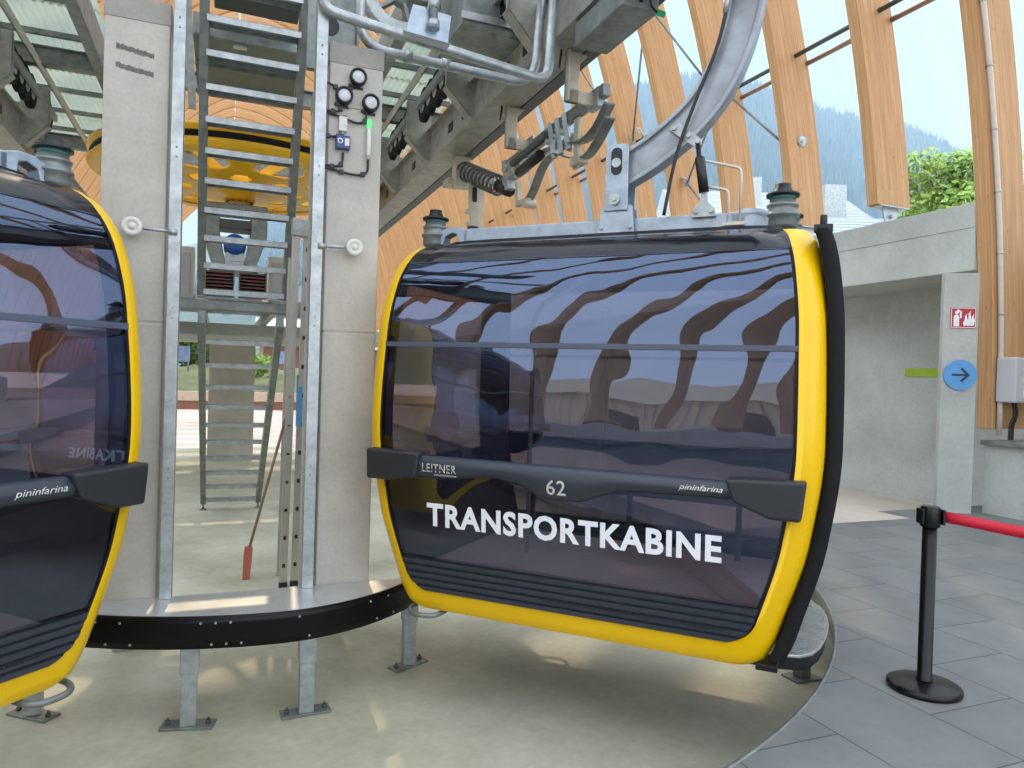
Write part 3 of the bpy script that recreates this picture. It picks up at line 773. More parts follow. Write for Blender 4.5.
# steel feet of the ribs that stand on the beam
foot0 = None
for k in range(1, 6):
    s = S_A+S_D*k; l = rib_l(4.42)
    if foot0 is None:
        f0 = thing('rib_foot', 'small steel foot under the timber rib, on the concrete beam', 'steel foot', (l+.38, 0, 4.14), group='steel feet on the beam')
        b = MB(); b.box(l+.12, l+.60, -.12, .12, 4.14, 4.16); build('foot_plate', b, 'galv', f0, bevel=.003)
        b = MB(); b.prism([(l+.28, -.01, 4.16), (l+.48, -.01, 4.16), (l+.55, -.01, 4.42), (l+.2, -.01, 4.42)], (0, .02, 0)); b.cyl((l+.38, -.06, 4.28), (l+.38, .06, 4.28), .03, 10); build('fin', b, 'galv', f0)
        b = MB(); b.box(l+.05, l+.66, -.11, .11, 4.405, 4.42); build('shoe', b, 'galv', f0); foot0 = f0; o = f0
    else: o = copy_tree(foot0)
    place(o, l+.38, s, 4.14)
    o['label'] = 'small steel foot on the beam under the ' + ('rib next left of the pipe rib' if k == 1 else 'timber rib with the round disc' if k == 2 else 'rib %s behind the round disc rib' % ORD[k-3])
# glass panes between the ribs, outside
def pane_mesh(s0, s1, zb, pw=2.0):
    t0 = math.asin((zb-RZ)/RH) if zb > RZ else 0.0
    m = MB()
    def fn(u, v):
        t = t0+(PI/2*.98-t0)*v; l, z = RA*math.cos(t)**(2/pw), RZ+RH*math.sin(t)**(2/pw)
        nx, nz = (math.cos(t)/RA, math.sin(t)/RH) if pw == 2.0 else (.86, .5)
        q = math.hypot(nx, nz)
        return (l+nx/q*(RD+.03), s0+(s1-s0)*u, z+nz/q*(RD+.03))
    m.grid(fn, 1, 26); return m
wn = 0
pane0 = {}
for sg in (1, -1):
    for k in range(-7 if sg > 0 else -12, 20):
        wn += 1
        low = (sg < 0) or k < 0
        key = (low, sg)
        s0 = S_A+S_D*k
        if key not in pane0:
            o = build('window_%d' % wn, pane_mesh(.01, S_D-.01, 1.0 if low else 4.16, 2.0 if sg > 0 else 1.42), 'glass', None, (9.4, S_D/2, 1.0), kind='structure'); pane0[key] = o
        else:
            o = pane0[key].copy(); o.name = 'window_%d' % wn; COL.objects.link(o)
        place(o, sg*9.4, s0+S_D/2, 1.0, 0 if sg > 0 else PI)

# tubes and tension rods between the ribs
def tube_pair():
    t = thing('spacer_tube', 'dark steel spacer tube pair between timber ribs', 'steel tube', (8.75, 0, 7.3))
    a = MB(); a.cyl((8.75, RT/2, 7.34), (8.75, S_D-RT/2, 7.34), .038, 12); build('tube', a, 'steel_dark', t)
    a = MB(); a.cyl((9.02, RT/2, 7.26), (9.02, S_D-RT/2, 7.26), .042, 12); build('tube', a, M['tube_warm'], t)
    return t
M['tube_warm'] = pbr('brown_grey_tube', srgb(150, 128, 116), .45, .2, .05, 8)
tp = None
for k in range(-1, 19):
    o = tp if tp is None else None
    if tp is None: tp = o = tube_pair()
    else: o = copy_tree(tp)
    place(o, 8.75, S_A+S_D*k, 7.3)
    o['group'] = 'spacer tubes between the ribs'
    o['label'] = {0: 'dark steel tube pair spanning from the rib with the pipe to the next rib left', -1: 'dark steel tube pair right of the rib with the pipe',
                  1: 'dark steel tube pair ending at the right side of the rib with the round disc'}.get(k, 'dark steel tube pair, the %s one behind the rib with the round disc' % ORD[min(k-2, 17)])
rods = [((4.78, 7.3), (3.26, 5.75), 'thin steel tension rod rising left from the rib with the round disc'),
        ((6.55, 9.7), (5.0, 7.3), 'thin steel tension rod meeting the curved hanger arm from upper left'),
        ((9.85, 9.8), (8.45, 7.34), 'thin steel tension rod with a white end plate beside the hanging brackets'),
        ((6.75, 9.4), (8.2, 7.3), 'steep thin rod in the gap left of the curved hanger arm'),
        ((7.85, 7.5), (6.7, 5.8), 'thin steel tension rod behind the cheek plates of the cabin hanger'),
        ((5.0, 7.2), (6.4, 5.9), 'thin steel rod seen under the curved hanger arm, above the absorber'),
        ((6.46, 6.04), (5.2, 4.6), 'short thin rod with an end plate beside the black shock absorber')]
for (sa, za), (sb, zb), lab in rods:
    p = (rib_l(za, .3), sa, za); q = (rib_l(zb, .3), sb, zb)
    t = thing('tension_rod', lab, 'steel rod', ((p[0]+q[0])/2, (sa+sb)/2, min(za, zb)), group='tension rods between the ribs')
    a = MB(); a.cyl(p, q, .024, 10); build('rod', a, 'galv_dark', t)
    P_, Q_ = Vector(p), Vector(q); d = (Q_-P_).normalized()
    for e, sg in ((P_, 1), (Q_, -1)):
        a = MB(); a.bar(e-d*sg*.05, e+d*sg*.2, .02, .09, (1, 0, 0)); a.cyl(e+Vector((.03, 0, 0)), e-Vector((.03, 0, 0)), .03, 10); build('end_plate', a, 'galv', t)
a = MB(); z = 5.88; l = rib_l(z); s = S_A+S_D*2-RT/2
a.lathe([(0, -.03), (.085, -.03), (.1, -.015), (.1, 0.0), (0, 0.0)], (l+.32, s, z), 24, 'y'); a.cyl((l+.32, s-.045, z), (l+.32, s-.03, z), .035, 6)
tag(build('anchor_disc', a, 'galv'), 'round grey disc bolted to the side of a timber rib', 'anchor plate')
pp = thing('drain_pipe', 'pale thin pipe clipped down the front of the right edge rib', 'pipe', (rib_l(1.2)+.08, S_A-RT/2-.04, 1.0))
pts = [(rib_l(z)+.10, S_A-RT/2-.045, z) for z in [1.02+.4*i for i in range(26)]]
a = MB(); a.tube(pts, .033, 12); build('pipe', a, 'pipe', pp)
for i in range(2, 26, 2):
    a = MB(); x, y, z = pts[i]; a.cyl((x, y, z-.012), (x, y, z+.012), .04, 12); a.box(x-.012, x+.012, y, y+.047, z-.012, z+.012); build('pipe_clip', a, 'galv', pp)
# grey meter box with a dark display, cables below
mb_ = thing('meter_box', 'grey control box with a dark display mounted at the right edge rib', 'control box', (9.5, -.5, 1.46))
a = MB(); a.box(9.12, 9.9, -.66, -.40, 1.46, 2.05); build('housing', a, 'grey_box', mb_, bevel=.02)
a = MB(); a.box(9.27, 9.86, -.672, -.655, 1.52, 1.97); build('display_frame', a, 'white_matt', mb_, bevel=.005)
a = MB(); a.box(9.31, 9.82, -.678, -.668, 1.58, 1.91); build('display', a, 'screen', mb_)
for x in (9.32, 9.38):
    a = MB(); a.tube(smooth_path([(x, -.5, 1.47), (x+.01, -.52, 1.3), (x-.03, -.5, 1.15), (x-.04, -.5, .965)]), .016, 8); build('cable', a, 'black', mb_)
# signs on and beside the column
sg_ = thing('fire_extinguisher_sign', 'small red and white fire extinguisher sign on the concrete column', 'sign', (8.50, -.32, 2.40)); turn(sg_)
X0, Z0s, K = 8.375, 2.405, .30
def sp2(u, v, y=-.376): return (X0+K*u, y, Z0s+K*v)
a = MB(); a.box(X0, X0+K, -.374, -.361, Z0s, Z0s+K*.9); build('sign_plate', a, 'red_sign', sg_, bevel=.002)
def flat(name, polys):
    a = MB()
    for p in polys: a.prism([sp2(u, v) for u, v in p], (0, .003, 0))
    build(name, a, 'white', sg_)
flat('extinguisher_pictogram', [[(.12, .08), (.34, .08), (.34, .50), (.28, .58), (.18, .58), (.12, .50)], [(.19, .60), (.27, .60), (.38, .74), (.30, .82), (.16, .70)], [(.36, .44), (.43, .44), (.43, .74), (.36, .74)]])
flat('flame_pictogram', [[(.52+d, .10), (.64+d, .12), (.68+d, .34), (.62+d, .50+h), (.64+d, .62+h), (.56+d, .50+h), (.55+d, .34), (.49+d, .24)] for d, h in ((0, .02), (.14, .14), (.27, .0))])
flat('sign_border', [[(.02, .02), (.98, .02), (.98, .045), (.02, .045)], [(.02, .855), (.98, .855), (.98, .88), (.02, .88)], [(.02, .02), (.045, .02), (.045, .88), (.02, .88)], [(.955, .02), (.98, .02), (.98, .88), (.955, .88)]])
ds = thing('arrow_sign', 'round light blue sign with a dark arrow on the concrete column', 'sign', (8.50, -.32, 1.6)); turn(ds)
a = MB(); a.lathe([(0, -.385), (.195, -.385), (.195, -.36), (0, -.36)], (8.51, 0, 1.80), 40, 'y', smooth=False); build('sign_disc', a, 'blue_paint', ds)
a = MB(); y = -.387; cx, cz = 8.51, 1.80
a.prism([(cx-.10, y, cz-.014), (cx+.09, y, cz-.014), (cx+.09, y, cz+.014), (cx-.10, y, cz+.014)], (0, -.003, 0))
for sg in (-1, 1): a.prism([(cx+.11, y, cz), (cx+.02, y, cz+sg*.095), (cx-.002, y, cz+sg*.075), (cx+.07, y, cz)], (0, -.003, 0))
build('arrow', a, 'navy', ds)
a = MB(); a.box(10.185, 10.199, 1.0, 1.85, 1.80, 1.94); tag(build('green_stripe', a, 'lime', None), 'lime green painted stripe on the concrete wall left of the blue arrow sign', 'wall stripe')

# ------------------------------------------------------------------ belt barrier
bp_ = thing('belt_barrier_post', 'black belt barrier post with round base on the grey tiles', 'barrier post', (2.25, 3.83, 0), 'W')
a = MB(); a.lathe([(0, 0), (.178, 0), (.182, .012), (.18, .028), (.165, .036), (.05, .048), (0, .048)], (2.25, 3.83, 0), 48); build('base', a, 'black_post', bp_)
a = MB(); a.lathe([(0, .046), (.04, .046), (.04, .06), (.036, .062), (.036, .90), (0, .90)], (2.25, 3.83, 0), 28); po = build('post', a, 'black_post', bp_)
a = MB(); a.lathe([(0, .87), (.047, .87), (.049, .875), (.049, .965), (.044, .978), (0, .978)], (2.25, 3.83, 0), 28); a.box(2.295, 2.31, 3.79, 3.85, .885, .965); a.box(2.19, 2.205, 3.80, 3.86, .885, .965); build('belt_head', a, 'black_post', bp_, bevel=.003)
a = MB()
def belt(u, v):
    x = 2.30+2.0*u; return (x, 3.82-1.1*u, .90+.058*v-.26*u)
a.grid(belt, 16, 1); build('belt', a, 'red_belt', bp_, solid=.002)

# ------------------------------------------------------------------ guide platform between the cabins
gp = thing('guide_platform', 'curved tread plate walkway with black guard board between the two cabins', 'walkway', (0, -2.1, -.55))
RB = 2.33
def rb(t):   # the walkway edge draws in towards the whole cabin
    d = math.degrees(t); d = d-360 if d > 180 else d
    x = min(1, max(0, (d+92)/50)); return RB - .46*x*x*(3-2*x)
def seg(s0):  # curved plate: chord at s0, arc of radius RB in front
    a0 = math.asin(s0/RB)
    pts = [(rb(t)*math.cos(t), min(s0, rb(t)*math.sin(t))) for t in [(-PI-a0)+(PI+2*a0)*i/60 for i in range(61)]]
    return pts
edge = seg(-1.842)
a = MB(); a.prism([(x, y, .128) for x, y in edge], (0, 0, .012)); build('tread_plate', a, 'tread', gp)
a = MB(); k = len(edge)
th = [(-PI+.62)+(PI-1.0)*i/70 for i in range(71)]
sec = [(RB+.002, .140), (RB+.022, .143), (RB+.03, .10), (RB+.022, .055), (RB+.03, .0), (RB+.022, -.048), (RB+.002, -.045)]
for t in th:
    for r, z in sec: r = r-RB+rb(t); a.v.append((r*math.cos(t), r*math.sin(t), z))
for i in range(len(th)-1):
    for j in range(len(sec)):
        j2 = (j+1) % len(sec); a.f.append((i*7+j, i*7+j2, i*7+7+j2, i*7+7+j)); a.sm.append(True)
gb = build('guard_board', a, 'black_gloss', gp)
a = MB()
for ang in (-116, -112.5, -101.5, -99.5, -97.5, -88, -76, -72):
    for z in (.105, -.02):
        t = R(ang + (1.5 if z < 0 else 0)); c, s_ = math.cos(t), math.sin(t); q_ = rb(t); a.cyl(((q_+.024)*c, (q_+.024)*s_, z), ((q_+.034)*c, (q_+.034)*s_, z), .007, 8)
build('screws', a, 'alu', gb)
a = MB()
for i in range(0, 61, 6):
    x, y = edge[i]; a.bar((x*.98, y*.98, .10), (x*.9, min(-1.87, y*.8), .10), .04, .05)
build('cross_bearers', a, 'galv_dark', gp)
for l, s in ((-.55, -2.27), (.15, -2.25), (1.06, -1.92), (-1.46, -1.82)):
    r = math.hypot(l, s); q_ = rb(math.atan2(s, l))-.09; l, s = l/r*q_, s/r*q_
    a = MB(); a.box(l-.045, l+.045, s-.045, s+.045, -.535, -.14); pst = build('support_post', a, 'galv', gp, bevel=.006)
    a = MB(); a.box(l-.053, l+.053, s-.053, s+.053, -.22, .128); build('post_sleeve', a, 'galv', pst, bevel=.006)
    q = Vector((l, s)).normalized(); tx = Vector((-q.y, q.x))
    a = MB(); a.bar((l-tx.x*.15, s-tx.y*.15, -.542), (l+tx.x*.15, s+tx.y*.15, -.542), .12, .016); build('base_plate', a, 'galv_dark', pst, bevel=.004)
    for e in (-1, 1):
        a = MB(); x, y = l+tx.x*.115*e, s+tx.y*.115*e; a.cyl((x, y, -.535), (x, y, -.515), .016, 6); a.cyl((x, y, -.515), (x, y, -.50), .007, 8); build('anchor_bolt', a, 'steel_dark', pst)
# rim post of the platform edge
rp = thing('rim_support', 'small steel foot under the tiled rim, behind the cabin step', 'support foot', (3.62, -2.78, -.55))
a = MB(); a.box(3.57, 3.66, -2.83, -2.74, -.535, -.11); build('support_post', a, 'galv_dark', rp, bevel=.005)
a = MB(); a.box(3.50, 3.73, -2.87, -2.70, -.55, -.535); build('base_plate', a, 'galv_dark', rp, bevel=.004)

# ------------------------------------------------------------------ on and around the pillars
def channel(l0, l1, lab):
    t = thing('steel_channel', lab, 'steel channel', ((l0+l1)/2, -1.86, .14), group='upright channels on the pillars')
    a = MB(); w = .006
    a.box(l0, l1, -1.90, -1.90+w, .141, 4.6); a.box(l0, l0+w, -1.90, -1.80, .141, 4.6); a.box(l1-w, l1, -1.90, -1.80, .141, 4.6)
    build('channel', a, 'galv', t, bevel=.004)
    a = MB()
    for z in (.9, 1.9, 2.9, 3.7):
        for z2 in (0, .06): a.cyl(((l0+l1)/2, -1.912, z+z2), ((l0+l1)/2, -1.90, z+z2), .005, 6)
    build('rivets', a, 'galv_dark', t)
    return t
channel(-.722, -.650, 'upright galvanised channel on the right side of the left pillar')
channel(.136, .212, 'upright galvanised channel on the left side of the right pillar')
def cable_feeler(lc, la, lab):
    t = thing('disc_feeler', lab, 'round sensor', (lc, -1.9, 2.38), group='round white discs on arms')
    a = MB(); a.cyl((lc, -1.90, 2.44), (la, -1.915, 2.43), .012, 8); a.cyl((la-.02, -1.915, 2.43), (la+.03, -1.915, 2.43), .018, 8); build('arm', a, 'galv', t)
    a = MB(); a.lathe([(0, -.024), (.02, -.024), (.021, -.018), (.03, -.018), (.031, -.022), (.05, -.020), (.058, -.012), (.058, .0), (0, .0)], (lc, -1.91, 2.44), 28, 'y'); build('disc', a, 'white_matt', t)
    a = MB(); a.cyl((lc, -1.90, 2.44), (lc, -1.83, 2.44), .015, 8); build('stem', a, 'galv', t)
cable_feeler(-.92, -.70, 'round white disc on a short arm, on the left pillar')
cable_feeler(.42, .20, 'round white disc on a short arm, on the right pillar')
def lamp(l, z, lab):
    t = thing('round_signal_lamp', lab, 'lamp', (l, -1.86, z-.06), group='round lamps on the right pillar')
    a = MB(); a.lathe([(0, 0), (.05, 0), (.058, -.01), (.058, -.055), (.052, -.062), (.044, -.055), (.044, -.045), (0, -.045)], (l, -1.835, z), 28, 'y'); build('housing', a, 'black', t)
    a = MB(); a.lathe([(0, -.056), (.025, -.054), (.043, -.044)], (l, -1.835, z), 24, 'y'); build('lens', a, 'lens', t)
    a = MB(); a.box(l-.04, l+.04, -1.834, -1.83, z-.075, z-.055); a.cyl((l-.05, -1.85, z-.055), (l-.05, -1.83, z-.055), .012, 8); build('bracket', a, 'black', t)
lamp(.42, 3.605, 'round black rimmed lamp, topmost of three on the right pillar')
lamp(.33, 3.465, 'round black rimmed lamp, lower left of three on the right pillar')
lamp(.51, 3.445, 'round black rimmed lamp, lower right of three on the right pillar')
a = MB(); a.box(.36, .53, -1.838, -1.83, 3.40, 3.53); tag(build('mounting_plate', a, 'pillar', None, bevel=.002), 'small pale plate on the right pillar between the two lower lamps', 'plate')
def conduit(pts, lab):
    t = thing('cable_run', lab, 'cable', (pts[0][0], -1.85, min(p[1] for p in pts)), group='black cables on the right pillar')
    P3 = smooth_path([(l, -1.848, z) for l, z in pts], 6); a = MB(); a.tube(P3, .008, 8); build('cable', a, 'black', t)
    for i in (len(P3)//3, 2*len(P3)//3): p = P3[i]; a = MB(); a.box(p[0]-.014, p[0]+.014, -1.86, -1.83, p[2]-.014, p[2]+.014); build('cable_clip', a, 'black', t)
conduit([(.17, 3.53), (.22, 3.54), (.30, 3.51), (.35, 3.50), (.385, 3.53), (.39, 3.58)], 'black cable from the channel to the topmost lamp')
conduit([(.16, 3.36), (.24, 3.355), (.29, 3.36), (.315, 3.39), (.31, 3.43)], 'black cable from the channel to the lower left lamp')
conduit([(.16, 3.345), (.26, 3.335), (.34, 3.32), (.42, 3.30), (.475, 3.32), (.485, 3.37), (.475, 3.41)], 'black cable looping under the lower left lamp to the lower right one')
conduit([(.17, 3.19), (.23, 3.185), (.30, 3.19), (.33, 3.215)], 'short black cable to the small white box')
conduit([(.17, 2.99), (.24, 2.985), (.30, 2.99), (.33, 3.02), (.335, 3.085)], 'black cable up to the blue switch box')
conduit([(.16, 2.97), (.26, 2.965), (.36, 2.95), (.45, 2.95), (.50, 2.98), (.505, 3.06)], 'black cable from the channel up to the green signal light')
jb = thing('junction_box', 'small white box above the blue switch box', 'junction box', (.33, -1.85, 3.21))
a = MB(); a.box(.30, .355, -1.87, -1.83, 3.225, 3.325); build('housing', a, 'white_matt', jb, bevel=.005)
a = MB(); a.cyl((.328, -1.85, 3.225), (.328, -1.85, 3.205), .012, 10); a.cyl((.34, -1.872, 3.26), (.34, -1.868, 3.26), .012, 12); build('gland', a, 'galv', jb)
bx = thing('switch_box', 'blue switch box with a white label and a round mark on the right pillar', 'switch box', (.33, -1.85, 3.09))
a = MB(); a.box(.283, .378, -1.88, -1.83, 3.105, 3.195); build('housing', a, 'blue_box', bx, bevel=.006)
a = MB(); a.box(.34, .37, -1.884, -1.879, 3.125, 3.175); build('label_plate', a, 'white_matt', bx)
a = MB(); a.lathe([(.012, -1.883), (.018, -1.883), (.018, -1.879), (.012, -1.879), (.012, -1.883)], (.31, 0, 3.155), 20, 'y'); build('round_mark', a, 'white', bx)
gl = thing('signal_light', 'slim signal light with a glowing green top on the right pillar', 'signal light', (.505, -1.86, 3.05))
a = MB(); a.lathe([(0, 3.075), (.010, 3.075), (.0155, 3.09), (.0155, 3.27), (0, 3.27)], (.505, -1.862, 0), 16); build('tube_body', a, 'white_matt', gl)
a = MB(); a.lathe([(0, 3.27), (.017, 3.27), (.017, 3.325), (.012, 3.335), (0, 3.335)], (.505, -1.862, 0), 16); build('green_lens', a, 'green_lamp', gl)
a = MB(); a.box(.495, .515, -1.862, -1.83, 3.10, 3.12); a.box(.495, .515, -1.862, -1.83, 3.22, 3.24); a.cyl((.505, -1.862, 3.055), (.505, -1.862, 3.08), .011, 8); build('holder', a, 'galv', gl)

# steep stair, top flight
def stair(name, lab, top, bot, l0, l1, n, tread_d, feet=False, zs=None):
    (st, zt), (sb, zb) = top, bot
    t = thing(name, lab, 'steel stair', ((l0+l1)/2, sb, zb))
    for l in (l0, l1):
        a = MB(); a.bar((l, sb, zb), (l, st, zt), .075, .16, (0, 1, 0)); 
        stn = build('stringer', a, 'galv_dark', t, bevel=.006)
        if feet:
            a = MB(); a.cyl((l, sb, zb), (l, sb, -.54), .014, 8); a.cyl((l, sb, -.55), (l, sb, -.535), .05, 14); build('levelling_foot', a, 'galv_dark', stn)
    for i in range(n):
        k = (i+.13)/n; z = zb+(zt-zb)*k; s = sb+(st-sb)*k
        a = MB(); a.box(l0+.02, l1-.02, s-tread_d/2, s+tread_d/2, z-.005, z)
        a.box(l0+.02, l1-.02, s-tread_d/2, s-tread_d/2+.004, z-.055, z); a.box(l0+.02, l1-.02, s+tread_d/2-.004, s+tread_d/2, z-.04, z)
        for e in (l0+.022, l1-.026): a.box(e, e+.004, s-tread_d/2, s+tread_d/2, z-.05, z)
        build('tread', a, 'galv', t)
    return t
stair('steep_stair', 'steep galvanised stair between the two pillars, rising out of the picture', (-.42, 5.0), (.97, 2.34), -.60, .20, 11, .18)
stair('steel_ladder', 'lower galvanised ladder stair hanging below the landing beam, behind the pillars', (1.3, 2.12), (4.9, -.40), -.60, .18, 10, .12, True)
lb = thing('landing_beam', 'grey cross beam at the foot of the upper stair', 'steel beam', (-.28, .95, 2.15))
a = MB(); a.box(-.80, .24, .88, .892, 2.165, 2.265); a.box(-.80, .24, .88, .98, 2.165, 2.175); a.box(-.80, .24, .88, .98, 2.255, 2.265); build('channel', a, 'galv_dark', lb)
for l in (-.60, .20):
    a = MB(); a.box(l-.06, l+.06, .90, 1.02, 2.265, 2.275); a.box(l-.05, l-.04, .92, 1.0, 2.275, 2.40); a.cyl((l-.07, .96, 2.33), (l+.04, .96, 2.33), .014, 8); build('stair_bracket', a, 'galv', lb)
a = MB(); a.box(-.03, .03, .87, .879, 2.275, 2.30); build('tag_plate', a, 'white_matt', lb)
# aluminium ladder, folded, leaning by the right pillar
al = thing('aluminium_ladder', 'folded aluminium ladder leaning upright behind the right channel', 'ladder', (.18, .4, -.55))
dz = lambda z: (.55-.30*(z+.55)/3.6, z)
def lad(z): return .275+.01*(z+.55)/3.6, .55-.30*(z+.55)/3.6
for off, so in ((-.055, 0), (.055, .03)):
    a = MB(); (x0, y0), (x1, y1) = lad(-.55), lad(3.02)
    a.bar((x0+off, y0+so, -.55), (x1+off, y1+so, 3.02 if off > 0 else 2.95), .075, .03, (0, 1, 0)); r_ = build('rail', a, 'alu', al, bevel=.004)
    a = MB(); (q0, w0) = lad(-.55); a.box(x0+off-.04, x0+off+.04, y0+so-.03, y0+so+.03, -.55, -.50); build('rail_foot', a, 'black', r_)
    for i in range(12):
        z = -.35+.28*i; x, y = lad(z); a = MB(); a.box(x+off-.014, x+off+.014, y+so-.019, y+so-.012, z, z+.04); build('rung_end', a, 'black', r_)
a = MB()
for i in range(12):
    z = -.33+.28*i; x, y = lad(z); a.cyl((x-.05, y+.02, z), (x-.05, y+.40, z), .014, 8)
build('rungs', a, 'alu', al)
a = MB(); (x0, y0), (x1, y1) = lad(-.55), lad(2.95); a.bar((x0-.05, y0+.42, -.55), (x1-.05, y1+.42, 2.95), .075, .03, (0, 1, 0)); build('rail', a, 'alu', al, bevel=.004)
a = MB(); x, y = lad(3.02); a.box(x-.10, x+.08, y-.03, y+.06, 2.86, 3.03); build('end_cap', a, 'galv', al, bevel=.01)
a = MB(); x, y = lad(1.35); a.box(x+.005, x+.06, y+.008, y+.013, 1.05, 1.55); o = build('blue_sticker', a, 'blue_paint', al)
# broom
br = thing('broom', 'worn broom with faded red bristles leaning against the aluminium ladder', 'broom', (-.1, .95, -.55))
a = MB(); a.cyl((-.09, .93, -.25), (.20, .50, 1.12), .014, 10); build('stick', a, 'stick', br)
a = MB(); a.bar((-.10, .93, -.30), (-.09, .93, -.22), .08, .07, (0, 1, 0)); build('broom_head', a, 'red_broom', br, bevel=.01)
a = MB(); a.prism([(-.145, .90, -.55), (-.075, .90, -.55), (-.055, .90, -.29), (-.14, .90, -.29)], (0, .07, 0)); build('bristles', a, 'red_broom', br, bevel=.006)

# ------------------------------------------------------------------ station machinery overhead
def conveyor(sg, lab, trims):
    t = thing('tyre_conveyor', lab, 'conveyor', (sg*2.1, 2.5, 4.2), group='tyre conveyors under the station roof')
    s0, s1 = -4.0, 9.5
    def X(l): return l if sg > 0 else -(l+.80)
    def bx(m, l0, l1, *r): return m.box(min(X(l0), X(l1)), max(X(l0), X(l1)), *r)
    a = MB(); bx(a, 1.96, 2.27, s0, s1, 4.25, 4.262); bx(a, 1.955, 1.967, s0, s1, 4.25, 4.62); bx(a, 1.90, 1.967, s0, s1, 4.61, 4.62); build('girder', a, 'girder', t, bevel=.003)
    a = MB(); bx(a, 2.28, 2.40, s0, s1, 4.24, 4.25); bx(a, 2.39, 2.40, s0, s1, 4.24, 4.36); bx(a, 2.275, 2.285, s0, s1, 4.24, 4.36); bx(a, 2.28, 2.40, s0, s1, 4.355, 4.365); build('running_rail', a, 'steel_dark', t, bevel=.003)
    a = MB(); bx(a, 2.27, 2.30, s0, s1, 4.28, 4.5); build('rail_back', a, 'steel_dark', t)
    a = MB(); bx(a, 1.60, 1.612, s0, s1, 4.94, 5.06); bx(a, 1.56, 1.612, s0, s1, 4.94, 4.95); build('sheet_edge', a, 'white_matt', t)
    nB = 5
    for i in range(nB):
        s = -3.17+1.7*i
        a = MB()
        pr = [(1.65, 4.96), (1.96, 4.96), (1.96, 4.262), (1.90, 4.262), (1.65, 4.53)]
        a.prism([(X(l), s, z) for l, z in pr], (0, .01, 0))
        a.prism([(X(1.65), s, 4.53), (X(1.90), s, 4.262), (X(1.90), s+.14, 4.262), (X(1.65), s+.14, 4.53)], (0, 0, .01)); a.prism([(X(1.65), s, 4.96), (X(1.65), s, 4.53), (X(1.65), s+.06, 4.53), (X(1.65), s+.06, 4.96)], (sg*.01, 0, 0))
        build('bracket', a, 'girder', t)
        for j in range(2 if i == 4 else 5):
            q = s+.30+.27*j
            a = MB(); a.lathe([(.06, -.035), (.175, -.04), (.20, -.03), (.205, 0), (.20, .03), (.175, .04), (.06, .035)], (X(1.79), q, 4.82), 24, 'x'); ty = build('tyre', a, 'rubber', t)
            a = MB(); a.lathe([(0, -.05), (.05, -.05), (.10, -.038), (.10, .038), (.05, .05), (0, .05)], (X(1.79), q, 4.82), 16, 'x'); build('hub', a, 'galv', ty)
        a = MB(); e_ = .7 if i == 4 else 1.5; a.cyl((X(1.79), s+.2, 4.82), (X(1.79), s+e_, 4.82), .03, 8); a.box(min(X(1.69), X(1.73)), max(X(1.69), X(1.73)), s+.25, s+e_, 4.78, 4.86); build('axle_carrier', a, 'galv', t)
    a = MB()
    for i in range(nB):
        s = -3.17+1.7*i
        for j in (.25, .75): bx(a, 1.948, 1.956, s+j, s+j+.16, 4.36, 4.46)
    build('girder_slots', a, 'black', t)
    return t
conveyor(1, 'long overhead tyre conveyor running from above the cabin to behind the right pillar', 1)
conveyor(-1, 'long overhead tyre conveyor at upper left, above the cut off cabin', -1)
# beams that carry the roof sheets
def ibeam(mb, p, q, w, h, tf=.012):
    p = Vector(p); q = Vector(q); upv = Vector((0, 0, 1))
    mb.bar(p, q, .01, h); mb.bar(p-upv*(h/2), q-upv*(h/2), w, tf); mb.bar(p+upv*(h/2), q+upv*(h/2), w, tf); return mb
for l, lab in ((-1.80, 'broad longitudinal steel beam left of the left pillar'), (1.22, 'longitudinal steel beam right of the right pillar')):
    a = MB(); a.box(l-.06, l+.06, .2 if l > 0 else -3.5, 9.5, 5.0, 5.34); tag(build('roof_beam', a, 'galv_dark', None, bevel=.006), lab, 'steel beam')
for s, labs in ((3.0, 'cross beam under the corrugated sheets, nearer of the two'), (6.6, 'cross beam under the corrugated sheets, farther one behind the yellow wheel')):
    a = MB(); ibeam(a, (-3.5, s, 5.14), (2.5, s, 5.14), .14, .2); tag(build('roof_cross_beam', a, 'galv_dark'), labs, 'steel beam')
# corrugated translucent sheets
def sheet(l0, l1, s0, s1, z):
    a = MB(); nn = int((l1-l0)/.019)
    a.grid(lambda u, v: (l0+(l1-l0)*u, s0+(s1-s0)*v, z+.014*math.cos(2*PI*(l0+(l1-l0)*u)/.0762)), nn, 1)
    return a
sh0 = {}
row_names = ['nearest', 'second', 'third', 'fourth', 'fifth']
for side, (l0, l1) in (('left', (-3.55, -1.70)), ('right', (1.16, 2.45))):
    for i in range(5):
        s0 = -1.9+2.0*i+(0 if side == 'left' else .3)
        if side not in sh0:
            o = build('corrugated_sheet', sheet(l0, l1, s0, s0+2.05, 5.40), 'sheet', None, ((l0+l1)/2, s0, 5.38), solid=0); sh0[side] = o
        else:
            o = sh0[side].copy(); COL.objects.link(o)
        place(o, (l0+l1)/2, s0, 5.38 + .012*(i % 2))
        tag(o, 'translucent corrugated roof sheet, %s of the row %s' % (row_names[i], 'at upper left, left of the left pillar' if side == 'left' else 'between the right pillar and the right conveyor'), 'roof sheet', 'corrugated roof sheets')
pu = None
for i in range(10):
    s = -1.0+.95*i
    for l0, l1, side in ((-3.5, -1.87, 'left of the left pillar'), (1.29, 2.45, 'right of the right pillar')):
        a = MB(); a.box(l0, l1, s, s+.05, 5.315, 5.375)
        tag(build('purlin', a, 'galv_dark'), 'thin purlin under the corrugated sheets %s' % side, 'purlin', 'purlins %s' % side)
